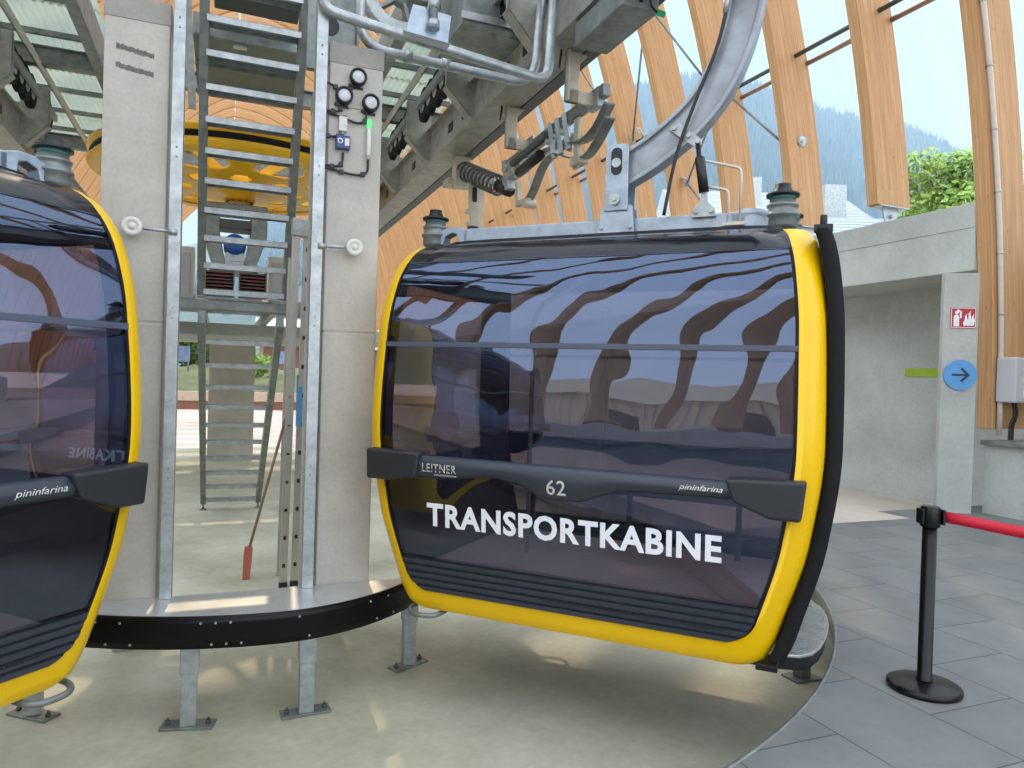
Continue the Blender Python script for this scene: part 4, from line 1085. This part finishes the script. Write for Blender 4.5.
a = MB(); a.bar((-.80, 1.0, 5.3), (-.725, 1.0, 4.15), .07, .02, (0, 1, 0)); a.cyl((-.72, 1.0, 4.9), (-.55, 1.0, 4.9), .02, 8); a.cyl((-.70, 1.0, 4.35), (-.55, 1.0, 4.35), .02, 8)
tag(build('stay_bar', a, 'galv_dark'), 'slanted flat grey bar left of the steep stair, clipped to it', 'steel bar')
# service deck and hatch between the pillars
dk = thing('service_deck', 'dark grey deck underside with a hatch above the steep stair', 'deck', (-.2, 1.6, 5.0))
a = MB(); a.box(-.75, .36, 1.25, 2.7, 5.0, 5.02); build('deck_plate', a, M['deck'] if 'deck' in M else 'steel_dark', dk)
a = MB(); a.box(-.75, .36, 1.2, 1.25, 4.98, 5.2); a.box(-.75, .36, 2.7, 2.75, 4.9, 5.1); a.box(-.75, .36, 1.95, 1.99, 4.96, 5.0); build('deck_frame', a, 'galv_dark', dk)
a = MB(); a.box(-.36, -.23, 1.30, 1.34, 4.955, 4.995); build('name_plate', a, 'white_matt', dk)
a = MB(); a.box(-.55, .25, .35, 1.0, 5.18, 5.5); a.box(-.5, .2, .30, .35, 5.2, 5.24); a.box(-.5, .2, .30, .35, 5.3, 5.34); a.box(-.5, .2, .30, .35, 5.4, 5.44)
tag(build('fan_unit', a, 'steel_dark', None, bevel=.01), 'dark louvred unit above the top of the steep stair', 'ventilation unit')
# yellow bull wheel
WC = (-.2, 5.2); WR = 2.05
bw = thing('bull_wheel', 'big yellow rope wheel lying flat overhead, behind the pillars', 'rope wheel', (WC[0], WC[1], 4.2))
a = MB(); a.lathe([(WR-.16, 4.34), (WR-.06, 4.32), (WR, 4.36), (WR+.02, 4.40), (WR-.03, 4.45), (WR-.03, 4.54), (WR+.02, 4.58), (WR+.01, 4.63), (WR-.16, 4.63), (WR-.16, 4.34)], (WC[0], WC[1], 0), 96); rim = build('rim', a, 'yellow_wheel', bw)
a = MB(); a.lathe([(WR-.028, 4.452), (WR-.015, 4.48), (WR-.015, 4.51), (WR-.028, 4.538)], (WC[0], WC[1], 0), 96); build('groove_liner', a, 'rubber', rim)
a = MB(); NT, NR = 240, 30
def dsk(u, v):
    r = .3+(WR-.14-.3)*v; t = 2*PI*u; return (WC[0]+r*math.cos(t), WC[1]+r*math.sin(t), 4.20+.17*v)
def hole(i, j):
    v = (j+.5)/NR; u = (i+.5)/NT; r = .3+(WR-.14-.3)*v; an = (u*8 % 1.0-.5)/8*2*PI
    if ((r-1.38)/.30)**2 + (an*r/.36)**2 < 1: return True
    an = ((u*8+.5) % 1.0-.5)/8*2*PI
    return ((r-.8)/.15)**2 + (an*r/.15)**2 < 1
a.grid(dsk, NT, NR, True, hole); build('web', a, 'yellow_wheel', bw, solid=.02)
a = MB()
for i in range(8):
    t = 2*PI*(i+.5)/8; c, s_ = math.cos(t), math.sin(t)
    a.bar((WC[0]+.3*c, WC[1]+.3*s_, 4.33), (WC[0]+1.99*c, WC[1]+1.99*s_, 4.45), .02, .16)
build('stiffeners', a, 'yellow_wheel', bw)
a = MB(); a.lathe([(0, 4.08), (.22, 4.08), (.24, 4.12), (.24, 4.2), (.34, 4.2), (.34, 4.5), (0, 4.5)], (WC[0], WC[1], 0), 40); hub = build('hub', a, 'yellow_wheel', bw)
for i in range(12):
    t = 2*PI*i/12; a = MB(); a.cyl((WC[0]+.19*math.cos(t), WC[1]+.19*math.sin(t), 4.065), (WC[0]+.19*math.cos(t), WC[1]+.19*math.sin(t), 4.08), .02, 6); build('hub_bolt', a, 'steel_dark', hub)
bw.location.z += .10
# drive frame, motor and bellows below the wheel
df = thing('wheel_support', 'grey wishbone frame carrying the yellow wheel, seen between the stair treads', 'machine frame', (WC[0], 5.2, 2.62))
cx = WC[0]-.05
a = MB(); a.box(cx-.46, cx+.46, 4.85, 5.55, 3.98, 4.08); build('top_plate', a, 'galv_dark', df, bevel=.02)
a = MB(); a.box(cx-.30, cx+.30, 4.95, 5.45, 4.07, 4.10); build('flange_plate', a, 'white_matt', df, bevel=.006)
for sg in (-1, 1):
    a = MB(); a.prism([(cx+sg*.46, 4.9, 3.98), (cx+sg*.22, 4.9, 3.98), (cx+sg*.22, 4.9, 3.66), (cx+sg*.12, 4.9, 3.12), (cx+sg*.30, 4.9, 3.12), (cx+sg*.46, 4.9, 3.62)], (0, .5, 0)); build('arm', a, 'galv_dark', df, bevel=.015)
a = MB(); a.box(cx-.24, cx+.24, 4.95, 5.4, 3.72, 3.86); build('cross_plate', a, 'steel_dark', df, bevel=.01)
a = MB(); a.box(cx-.34, cx+.34, 4.8, 5.6, 3.06, 3.13); build('foot_plate', a, 'galv', df, bevel=.008)
a = MB()
for x in (-.3, .3): a.box(cx+x-.04, cx+x+.04, 4.85, 5.5, 2.60, 3.06)
build('legs', a, 'galv_dark', df)
mo = thing('drive_motor', 'blue motor inside the grey wishbone frame', 'motor', (cx, 5.1, 3.13))
a = MB(); a.lathe([(0, 4.86), (.10, 4.86), (.15, 4.90), (.16, 4.94), (.16, 5.35), (0, 5.35)], (cx, 0, 3.48), 24, 'y'); build('motor_body', a, 'blue_motor', mo)
a = MB(); a.box(cx-.16, cx+.16, 4.95, 5.3, 3.13, 3.22); a.prism([(cx-.16, 4.95, 3.22), (cx+.16, 4.95, 3.22), (cx+.12, 4.95, 3.36), (cx-.12, 4.95, 3.36)], (0, .35, 0)); build('motor_foot', a, 'galv', mo, bevel=.004)
for i, (x0, x1, lab) in enumerate(((-.64, -.27, 'dark finned unit left behind the stair foot'), (-.17, .18, 'dark finned unit right behind the stair foot'))):
    bl = thing('finned_unit', lab, 'cooling unit', ((x0+x1)/2, 4.6, 2.62), group='finned units on the machine deck')
    a = MB()
    for k in range(7): z = 2.68+.05*k; a.box(x0, x1, 4.5, 4.7, z, z+.018)
    build('fins', a, 'maroon', bl)
    a = MB(); a.box(x0-.02, x0, 4.48, 4.72, 2.62, 3.06); a.box(x1, x1+.02, 4.48, 4.72, 2.62, 3.06); a.box(x0, x1, 4.52, 4.7, 2.62, 2.66); a.box(x0, x1, 4.66, 4.72, 2.66, 3.03); build('casing', a, 'steel_dark', bl)
mk = thing('machine_deck', 'grey steel deck under the wheel drive, above the lower ladder', 'deck', (-.2, 5.5, 2.1))
a = MB(); a.box(-1.7, 1.4, 4.2, 7.2, 2.57, 2.60); build('deck_plate', a, 'galv_dark', mk)
a = MB()
for l in (-1.65, -.7, .3, 1.35): a.box(l-.05, l+.05, 4.2, 11.6, 2.40, 2.57)
build('joists', a, 'galv_dark', mk)
hr = MB()
for z in (2.78, 3.02, 3.26): hr.box(-1.7, -.95, 4.2, 4.23, z-.04, z+.03)
for l in (-1.7, -.97): hr.box(l-.02, l+.02, 4.2, 4.24, 2.6, 3.6)
build('side_rails', hr, 'steel_dark', mk)
sb = MB(); sb.box(-3.4, 3.0, 7.2, 12.0, 2.18, 2.40); tag(build('beam', sb, 'wallc', None, bevel=.01), kind='structure')
bc_ = MB(); bc_.box(-.66, .34, 11.2, 11.9, -.55, 2.18); build('column', bc_, 'pillar', None, bevel=.01, kind='structure')
cabn = thing('control_cabinet', 'pale switch cabinet behind the stair, right of the wishbone frame', 'cabinet', (.45, 6.2, 2.6))
a = MB(); a.box(.30, .62, 6.0, 6.5, 2.60, 3.5); build('housing', a, 'white_matt', cabn, bevel=.01)
a = MB(); a.box(.34, .58, 5.985, 6.0, 2.7, 3.4); build('door', a, 'grey_box', cabn, bevel=.006)
cab2 = thing('control_cabinet', 'pale switch cabinet behind the stair, left of the wishbone frame', 'cabinet', (-1.2, 6.2, 2.6))
a = MB(); a.box(-1.45, -.85, 6.0, 6.5, 2.60, 3.55); build('housing', a, 'white_matt', cab2, bevel=.01)
a = MB(); a.box(-1.40, -.90, 5.985, 6.0, 2.7, 3.45); build('door', a, 'grey_box', cab2, bevel=.006)

# bent guard tubes in front of the right pillar
def bent(pts, s, r, lab, nm='guard_tube', rad=.14):
    t = thing(nm, lab, 'bent tube', (pts[0][0], s, min(p[1] for p in pts)))
    a = MB(); a.tube(fillet([(l, s, z) for l, z in pts], rad, 7), r, 14); build('tube', a, 'galv', t); return t
t1 = bent([(.172, 4.6), (.172, 3.985), (.30, 3.96), (1.80, 3.80), (1.85, 4.9)], -1.94, .036, 'upper bent galvanised tube from the right channel to the conveyor', rad=.12)
t2 = bent([(.455, 4.9), (.455, 3.90), (1.80, 3.865), (1.87, 4.9)], -1.68, .036, 'lower bent galvanised tube curling above the right pillar', rad=.2)
for l in (.80, 1.08):
    a = MB(); a.cyl((l-.03, -1.68, 3.892-.007*(l-.8)), (l+.03, -1.68, 3.89-.007*(l-.8)), .043, 14); build('sleeve', a, 'galv', t2)
pb = thing('hanging_plate', 'folded zinc plate with an upright pipe, on the upper bent tube', 'steel plate', (.87, -1.98, 3.85))
a = MB(); a.prism([(.70, -1.985, 3.88), (1.005, -1.985, 3.855), (1.03, -1.985, 4.10), (.755, -1.985, 4.12)], (0, .006, 0)); a.prism([(.70, -1.985, 3.88), (1.005, -1.985, 3.855), (.99, -2.12, 3.84), (.66, -2.12, 3.865)], (0, 0, .006)); build('plate', a, 'galv_blue', pb, bevel=.002)
a = MB(); a.cyl((.895, -2.02, 3.97), (.895, -2.02, 4.9), .028, 12); a.cyl((.895, -2.02, 3.965), (.895, -2.02, 4.02), .042, 12); a.cyl((.895, -2.02, 4.1), (.895, -2.02, 4.16), .036, 12); build('pipe', a, 'galv', pb)
# flanged wheel, sheet housings above the right pillar
gw = thing('flanged_wheel', 'grey spoked wheel above the right pillar, behind the bent tubes', 'pulley', (1.0, -.4, 4.6))
a = MB(); a.lathe([(.24, -.05), (.34, -.06), (.36, -.05), (.36, .05), (.34, .06), (.24, .05), (.24, -.05)], (1.02, -.4, 4.98), 40, 'y'); build('rim', a, 'galv', gw)
a = MB(); a.lathe([(0, -.05), (.07, -.05), (.09, -.03), (.09, .03), (0, .03)], (1.02, -.4, 4.98), 24, 'y')
for i in range(5): t = 2*PI*i/5; a.bar((1.02, -.4, 4.98), (1.02+.26*math.cos(t), -.4, 4.98+.26*math.sin(t)), .03, .09, (0, 1, 0))
build('spokes', a, 'galv_dark', gw)
h1 = thing('sheet_housing', 'dull grey sheet metal housing between the bent tube and the top edge', 'machine housing', (1.7, -.6, 4.6))
a = MB(); a.prism([(1.42, -1.0, 4.58), (2.02, -1.0, 4.50), (2.05, -1.0, 5.3), (1.47, -1.0, 5.3)], (0, .9, 0)); build('housing', a, 'galv_dark', h1, bevel=.006)
a = MB(); a.box(1.40, 2.06, -1.03, -1.0, 4.60, 4.66); a.box(2.0, 2.06, -1.06, -1.0, 4.5, 5.3); a.tube([(1.75, -1.02, 4.68), (1.82, -1.02, 4.86)], .008, 6); build('flange', a, 'galv', h1)
h2 = thing('bearing_plate', 'grey plate with a round black hole above the right pillar', 'steel plate', (.35, -1.2, 3.9))
a = MB(); a.box(.14, .52, -1.2, -1.18, 3.86, 4.5); a.box(.14, .52, -1.24, -1.2, 3.86, 3.88); a.box(.50, .52, -1.26, -1.2, 3.86, 4.5); build('plate', a, 'galv_dark', h2, bevel=.004)
a = MB(); a.cyl((.30, -1.206, 4.22), (.30, -1.195, 4.22), .075, 28); build('hole', a, 'black', h2)
a = MB(); a.tube([(.36+.03*math.cos(t), -1.5+.0, 3.855+.03*math.sin(t)) for t in [2*PI*i/16 for i in range(16)]], .008, 8, closed=True); tag(build('lifting_eye', a, 'galv'), 'small steel ring on top of the right pillar', 'ring')
h3 = thing('sheet_housing', 'grey cover box with slots hanging under the right conveyor at the top edge', 'machine housing', (2.1, -2.2, 4.0))
a = MB(); a.prism([(1.98, -2.7, 4.06), (2.26, -2.7, 4.06), (2.26, -2.7, 4.245), (1.98, -2.7, 4.245)], (0, .7, 0)); build('housing', a, 'galv_dark', h3, bevel=.01)
a = MB(); a.box(2.02, 2.05, -2.706, -2.7, 4.10, 4.20); a.box(2.10, 2.13, -2.706, -2.7, 4.10, 4.21); build('slots', a, 'black', h3)
a = MB(); a.tube(smooth_path([(2.2, -2.72, 4.22), (2.17, -2.73, 4.14), (2.19, -2.72, 4.08), (2.24, -2.72, 4.05)]), .008, 8); build('cable', a, 'black', h3)
a = MB(); a.cyl((2.23, -2.73, 4.045), (2.28, -2.73, 4.04), .02, 10); build('sensor', a, 'green_led', h3)

# beige brackets with the guide mechanism under the right conveyor
def hang(s, lab):
    t = thing('hanging_bracket', lab, 'bracket', (2.2, s, 3.85), group='beige brackets under the right conveyor')
    a = MB(); a.box(2.13, 2.25, s-.02, s+.02, 3.84, 4.25); a.box(2.13, 2.145, s-.06, s+.02, 3.84, 4.25); a.box(2.13, 2.42, s-.02, s+.02, 3.84, 3.95); a.prism([(2.25, s-.02, 4.25), (2.25, s-.02, 4.16), (2.33, s-.02, 4.25)], (0, .04, 0)); build('arm', a, 'beige_steel', t, bevel=.006)
    a = MB(); a.box(2.38, 2.44, s-.10, s+.08, 3.82, 3.98); a.cyl((2.44, s, 3.9), (2.5, s, 3.9), .02, 8); build('clamp', a, 'galv', t, bevel=.005)
    a = MB(); a.tube(smooth_path([(2.1, s+.02, 4.24), (2.07, s, 4.1), (2.09, s, 4.3)]), .008, 6); build('cable', a, 'black', t)
hang(-1.55, 'beige hanging bracket under the right conveyor, nearer of the two')
hang(-.22, 'beige hanging bracket under the right conveyor, farther of the two')
ge = thing('gate_mechanism', 'long grey guide mechanism with bent blades hanging from the beige brackets', 'guide mechanism', (2.4, -.6, 3.4))
L_ = 2.42
a = MB(); a.bar((L_, .42, 3.87), (L_, -1.72, 3.93), .07, .10); build('rail', a, 'galv_dark', ge, bevel=.006)
a = MB(); a.box(L_-.06, L_+.06, -.05, .42, 3.70, 3.86); a.box(L_-.05, L_+.05, .30, .46, 3.60, 3.72); a.cyl((L_+.08, .3, 3.80), (L_-.1, .3, 3.80), .04, 10); a.box(L_-.04, L_+.02, .40, .52, 3.82, 3.94); build('actuator', a, 'galv', ge, bevel=.006)
a = MB(); a.cyl((L_-.05, -.02, 3.68), (L_-.05, -.55, 3.72), .05, 14); build('damper_cylinder', a, 'black', ge)
a = MB(); a.cyl((L_-.08, .1, 3.80), (L_-.08, -.75, 3.84), .035, 12); build('cylinder', a, 'steel_dark', ge)
a = MB()
for s in (-.75, -.9, -1.05): a.bar((L_-.05, s, 3.95), (L_-.02, s-.06, 3.62), .03, .05); a.cyl((L_-.09, s, 3.78), (L_+.08, s, 3.78), .028, 10)
a.bar((L_, -.5, 3.76), (L_, -1.15, 3.70), .03, .05); a.bar((L_+.03, -.6, 3.86), (L_, -1.1, 3.62), .03, .04); build('linkage', a, 'galv', ge)
a = MB(); a.bar((L_, -1.22, 3.86), (L_, -1.22, 3.42), .03, .09, (0, 1, 0)); a.box(L_-.05, L_+.05, -1.36, -1.18, 3.44, 3.52); build('blade_holder', a, 'beige_steel', ge, bevel=.004)
def blade(path, w):
    m = MB(); P2 = smooth_path([(s, z, 0) for s, z in path], 6)
    for p in P2:
        for dl in (-w/2, w/2): m.v.append((L_+dl, p.x, p.y))
    for i in range(len(P2)-1): m.f.append((2*i, 2*i+1, 2*i+3, 2*i+2)); m.sm.append(True)
    return m
build('guide_blade', blade([(-.16, 3.36), (-.30, 3.44), (-.52, 3.62), (-.78, 3.66), (-1.10, 3.54), (-1.40, 3.47), (-1.62, 3.55), (-1.80, 3.68)], .09), 'galv_dark', ge, solid=.012)
build('guide_blade', blade([(-1.12, 3.66), (-1.36, 3.62), (-1.58, 3.66), (-1.78, 3.80)], .10), 'galv_dark', ge, solid=.012)
a = MB(); a.bar((L_, .12, 3.62), (L_, .08, 3.36), .05, .06, (0, 1, 0)); a.bar((L_, .08, 3.40), (L_-.02, -.22, 3.36), .05, .05); a.cyl((L_-.06, -.20, 3.33), (L_+.06, -.20, 3.33), .045, 12); build('lever', a, 'beige_steel', ge, bevel=.004)
bf = thing('spring_buffer', 'coil spring buffer on a pale arm under the right conveyor', 'spring', (2.3, 1.1, 3.2))
P0, P1 = Vector((2.26, 1.45, 4.05)), Vector((2.40, .62, 3.70)); d = (P1-P0).normalized(); u = d.cross(Vector((0, 0, 1))).normalized(); v = u.cross(d)
a = MB(); a.tube([P0 + (P1-P0)*(i/200) + (u*math.cos(i/200*2*PI*9)+v*math.sin(i/200*2*PI*9))*.105 for i in range(201)], .015, 6); build('coil', a, 'steel_dark', bf)
a = MB(); a.cyl(P0-d*.15, P1+d*.05, .045, 12); build('plunger', a, 'galv', bf)
a = MB(); a.cyl(P1+d*.0, P1+d*.24, .075, 14); build('stop', a, 'black', bf)
a = MB(); a.box(2.16, 2.36, 1.5, 1.66, 3.88, 4.25); a.box(2.10, 2.30, 1.6, 1.85, 3.92, 4.0); build('mount', a, 'beige_steel', bf, bevel=.01)
a = MB(); a.prism([(2.22, 1.2, 3.95), (2.42, 1.2, 3.95), (2.44, 1.2, 3.62), (2.40, 1.2, 3.2), (2.30, 1.2, 3.2), (2.24, 1.2, 3.62)], (0, .03, 0)); a.cyl((2.22, 1.19, 3.5), (2.20, 1.1, 3.5), .03, 8); a.cyl((2.25, 1.19, 3.36), (2.2, 1.1, 3.36), .03, 8); build('arm', a, 'beige_steel', bf, bevel=.006)
a = MB(); a.prism([(2.31+.03*math.cos(t), 1.197, 3.72+(.03*math.sin(t)+(.06 if math.sin(t) > 0 else -.06))) for t in [2*PI*k/20 for k in range(20)]], (0, -.003, 0)); build('slot', a, 'black', bf)

# ------------------------------------------------------------------ outside: forecourt, trees, houses, mountain
rwl = MB(); rwl.box(-30, 30, 33, 33.6, -.56, -.12); tag(build('garden_wall', rwl, 'brick'), 'low red brown garden wall beyond the open far end', 'garden wall')
cp_ = MB(); cp_.box(-30, 30, 32.9, 33.7, -.12, .34); tag(build('wall_coping', cp_, 'sand'), 'pale sandstone top course of the garden wall', 'wall coping')
fb_ = MB(); fb_.grid(lambda u, v: (-8.4+16.8*u, 33.75+14*v, .30+1.35*v+.12*math.sin(u*63)*math.sin(v*17)), 60, 14); tag(build('flowerbed', fb_, 'soil'), 'planted bed rising behind the garden wall', 'flower bed', kind='stuff')
def leafball(mb, c, r, n, sz, flat=1.0, rnd=random):
    for i in range(n):
        d = Vector((rnd.gauss(0, 1), rnd.gauss(0, 1), rnd.gauss(0, 1))).normalized(); q = r*(rnd.random()**.4)
        p = Vector(c)+Vector((d.x*q, d.y*q, d.z*q*flat)); a = Vector((rnd.gauss(0, 1), rnd.gauss(0, 1), rnd.gauss(0, 1))).normalized(); b = a.orthogonal().normalized()
        k = sz*(.6+.8*rnd.random())
        mb.add([p-a*k, p+b*k*.6, p+a*k, p-b*k*.6], [(0, 1, 2, 3)])
def bush(l, s, z, r, n, mat, lab):
    a = MB(); leafball(a, (l, s, z+r*.7), r, n, r*.14, .8); t = thing('bush', lab, 'bush', (l, s, z)); build('foliage', a, mat, t)
    a = MB(); a.cyl((l, s, z), (l, s, z+r*.7), r*.08, 8, r*.04); build('stem', a, 'bark', t)
bush(-6.3, 49, 1.66, 2.1, 1100, 'leaf_dark', 'dark green bush at the left of the open far end')
bush(-2.2, 50, 1.66, 1.8, 900, 'leaf_dark', 'dark green bush left of the concrete column far behind')
bush(1.9, 42, 1.2, .9, 700, 'leaf', 'bright green round bush right of the column far behind')
for l, w_, h, lab in ((-4.2, 1.5, 1.2, 'wide information board under the dark bush'), (-2.75, .9, 1.0, 'narrow information board beside the column far behind')):
    t = thing('information_board', lab, 'board', (l, 44, 1.3)); a = MB(); a.box(l-w_/2, l+w_/2, 43.97, 44.03, 1.9, 1.9+h); build('panel', a, 'boardpic', t, bevel=.01)
    for e in (-.4, .4):
        a = MB(); a.cyl((l+w_*e, 44, 1.25), (l+w_*e, 44, 1.95), .04, 8); build('leg', a, 'galv_dark', t)
hs = thing('house', 'brown timber house with a pale roof far behind, right of the column', 'house', (6, 66, 1.0))
a = MB(); a.box(3.2, 15, 64, 72, -.5, 4.0); build('wall', a, 'brown_wall', hs)
a = MB(); a.prism([(2.6, 63.2, 3.8), (2.6, 68, 6.6), (2.6, 72.8, 3.8)], (13, 0, 0)); build('roof', a, 'slate', hs)
for l in (4.0, 6.6): a = MB(); a.box(l, l+1.2, 63.95, 64.0, 2.1, 3.3); build('window', a, 'boardpic', hs)

def house_W(x0, x1, y0, y1, ze, zr, lab, chim):
    t = thing('house', lab, 'house', ((x0+x1)/2, (y0+y1)/2, -.55), 'W')
    a = MB(); a.box(x0, x1, y0, y1, -.56, ze); build('wall', a, 'render_wall', t)
    ym = (y0+y1)/2; a = MB(); a.prism([(x0-.5, y0-.6, ze-.15), (x0-.5, ym, zr), (x0-.5, y1+.6, ze-.15)], (x1-x0+1, 0, 0)); r_ = build('roof', a, 'slate', t)
    a = MB(); nrow = 16
    for i in range(nrow):
        f = i/nrow; y = y0-.6+(ym-y0+.6)*f; z = ze-.15+(zr-ze+.15)*f; a.box(x0-.5, x1+.5, y-.02, y+.02, z, z+.05)
    build('tile_courses', a, 'slate', r_)
    for cx_, cy_, w_, h in chim:
        z0 = ze; a = MB(); a.box(cx_-w_, cx_+w_, cy_-w_*.7, cy_+w_*.7, z0, h); build('chimney', a, 'galv', t, bevel=.03)
house_W(8.5, 17.3, 34, 46, 8.7, 12.2, 'house with a pale slate roof between the ribs, behind the concrete beam', [(15.9, 36.5, .55, 11.7), (12.2, 38, .5, 12.4)])
house_W(19.2, 27, 36, 46, 9.0, 11.2, 'house with a low pale roof right behind the steel foot of the rib', [(20.4, 38.5, .45, 11.1)])
def tree_W(x, y, hgt, cz, r, n, mat, lab, sz=.2):
    t = thing('tree', lab, 'tree', (x, y, -.55), 'W'); rnd = random.Random(int(x*10))
    a = MB(); tips = []
    a.tube([(x, y, -.55), (x+.1, y, cz*.4), (x, y+.1, cz)], [.22, .16, .08], 8)
    for i in range(16):
        an = rnd.random()*2*PI; ln2 = r*(.5+.45*rnd.random()); zz = cz-r*.8+rnd.random()*r*1.5
        e = (x+math.cos(an)*ln2, y+math.sin(an)*ln2, zz+rnd.random()*r*.5); a.tube([(x, y, zz-r*.4), e], [.06, .02], 6); tips.append(e)
    build('trunk', a, 'bark', t)
    a = MB()
    for e in tips: leafball(a, e, r*.42, n//len(tips), sz, .75, rnd)
    leafball(a, (x, y, cz+r*.5), r*.7, n//4, sz, .8, rnd); build('crown', a, mat, t)
tree_W(17.75, 30, 12, 8.9, 2.1, 4600, 'leaf', 'light green leafy tree between two ribs above the concrete beam', .15)
tree_W(23.4, 32, 12, 9.0, 2.8, 1800, 'leaf', 'light green leafy tree at the right edge behind the rib with the pipe', .16)
# wooded mountain
ridge = hermite([(-1.6, .02), (-1.0, .08), (-.7, .12), (-.36, .2), (-.09, .33), (.12, .39), (.26, .415), (.344, .40), (.425, .372), (.546, .348), (.629, .308), (.711, .265), (.9, .2), (1.4, .1)])
YM = 520.0
def hillpt(u, v):
    q = -1.6+3.0*u; z = ridge(q)*YM
    y = 140+(YM-140)*v; return (q*YM*(.55+.45*v), y, -.6 + z*(v**1.35) + 3.0*math.sin(u*61+v*9)*v*(1-v))
hm = MB(); hm.grid(hillpt, 120, 30); build('hill', hm, 'conifer', None, None, 'W', kind='structure')
fr = random.Random(3); cn = MB(); CV = []; CF = []
for i in range(9000):
    u = .42+.45*fr.random(); v = .25+.75*fr.random()**.6
    if i < 1500: v = .985+.015*fr.random()
    x, y, z = hillpt(u, v); h = 7+6*fr.random(); r = h*.2; o = len(CV)
    for j in range(5): a = 2*PI*j/5+i; CV.append((x+r*math.cos(a), y+r*math.sin(a), z-.5))
    CV.append((x, y, z+h)); CF += [(o+j, o+(j+1) % 5, o+5) for j in range(5)]
cn.add(CV, CF); tag(build('conifer_forest', cn, 'conifer', None, None, 'W'), 'hazy blue conifer forest on the mountain behind the glass', 'forest', kind='stuff')
# mountain haze
m, nt, out = nodes('mountain_haze'); vs_ = N(nt, 'ShaderNodeVolumeScatter', Density=.0017, Anisotropy=0); vs_.inputs['Color'].default_value = (.42, .64, 1.0, 1); nt.links.new(vs_.outputs[0], out.inputs['Volume']); M['haze'] = m
hz = MB(); hz.box(-700, 900, 75, 700, -2, 420); tag(build('haze', hz, 'haze', None, None, 'W'), 'bluish haze in the air in front of the wooded mountain', 'haze', kind='stuff')
# timber clad hall on the other side of the street, mirrored in the cabin glazing
th_ = thing('timber_hall', 'timber clad hall mirrored in the windows of the whole cabin', 'hall', (-34, -17, -.57))
a = MB(); a.box(-46, -34.1, -36, 4, -.56, 5.0); build('wall', a, 'render_wall', th_)
for i in range(66): s = -36+.6*i; a = MB(); a.box(-34.12, -34.0, s, s+.42, .6, 5.0); build('cladding_board', a, 'clad', th_)
a = MB(); a.prism([(-33.2, -36.6, 4.8), (-40, -36.6, 8.4), (-46.8, -36.6, 4.8)], (0, 41.2, 0)); build('roof', a, 'clad', th_)
for s in (-30, -23, -16, -9): a = MB(); a.box(-34.06, -33.96, s, s+2.4, .2, 2.8); build('window', a, 'screen', th_)
th_.rotation_euler = (0, 0, TA+R(48))

# ------------------------------------------------------------------ light
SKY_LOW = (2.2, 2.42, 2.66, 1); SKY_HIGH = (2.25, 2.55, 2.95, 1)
sun_dir = Vector((-.22, .72, .68)).normalized()
su = bpy.data.lights.new('sun', 'SUN'); su.energy = 2.4; su.angle = R(.6); su.color = (1, .95, .86)
so_ = bpy.data.objects.new('sun', su); COL.objects.link(so_); so_.rotation_euler = sun_dir.to_track_quat('Z', 'Y').to_euler(); so_.location = (0, 0, 30)
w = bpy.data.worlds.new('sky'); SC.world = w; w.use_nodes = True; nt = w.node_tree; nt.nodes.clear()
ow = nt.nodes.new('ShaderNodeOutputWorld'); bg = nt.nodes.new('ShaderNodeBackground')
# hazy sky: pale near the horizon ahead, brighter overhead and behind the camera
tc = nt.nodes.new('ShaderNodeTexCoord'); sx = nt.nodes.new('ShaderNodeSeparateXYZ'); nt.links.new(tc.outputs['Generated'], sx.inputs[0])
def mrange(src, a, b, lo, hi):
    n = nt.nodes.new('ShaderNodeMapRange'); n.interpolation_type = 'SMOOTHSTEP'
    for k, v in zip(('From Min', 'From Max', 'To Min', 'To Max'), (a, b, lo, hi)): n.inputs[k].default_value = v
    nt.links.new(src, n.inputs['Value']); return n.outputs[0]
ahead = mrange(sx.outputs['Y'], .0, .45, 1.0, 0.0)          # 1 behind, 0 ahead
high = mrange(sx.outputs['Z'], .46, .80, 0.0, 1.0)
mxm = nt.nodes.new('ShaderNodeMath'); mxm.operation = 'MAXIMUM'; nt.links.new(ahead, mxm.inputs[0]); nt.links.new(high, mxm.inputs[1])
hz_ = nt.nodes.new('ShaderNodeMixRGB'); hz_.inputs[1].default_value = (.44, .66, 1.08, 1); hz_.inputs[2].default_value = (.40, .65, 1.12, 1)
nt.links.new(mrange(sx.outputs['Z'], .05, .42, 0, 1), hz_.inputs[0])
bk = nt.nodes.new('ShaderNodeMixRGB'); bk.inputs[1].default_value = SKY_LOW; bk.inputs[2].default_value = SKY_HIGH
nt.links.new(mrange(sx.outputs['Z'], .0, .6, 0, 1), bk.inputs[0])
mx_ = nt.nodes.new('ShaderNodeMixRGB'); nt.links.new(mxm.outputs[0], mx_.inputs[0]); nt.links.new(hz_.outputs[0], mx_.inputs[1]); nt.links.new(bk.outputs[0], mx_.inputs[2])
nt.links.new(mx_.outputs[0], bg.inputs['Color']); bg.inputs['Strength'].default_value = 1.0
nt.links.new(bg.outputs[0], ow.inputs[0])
vs = SC.view_settings; vs.view_transform = 'Standard'; vs.look = 'None'; vs.gamma = 1.0; vs.use_curve_mapping = False; vs.exposure = 0.0
SC.cycles.max_bounces = 10; SC.cycles.diffuse_bounces = 4; SC.cycles.glossy_bounces = 4; SC.cycles.transparent_max_bounces = 16; SC.cycles.volume_bounces = 3
SC.cycles.use_denoising = True
try: SC.cycles.denoiser = 'OPENIMAGEDENOISE'
except Exception: pass
SC.cycles.sample_clamp_indirect = 6.0
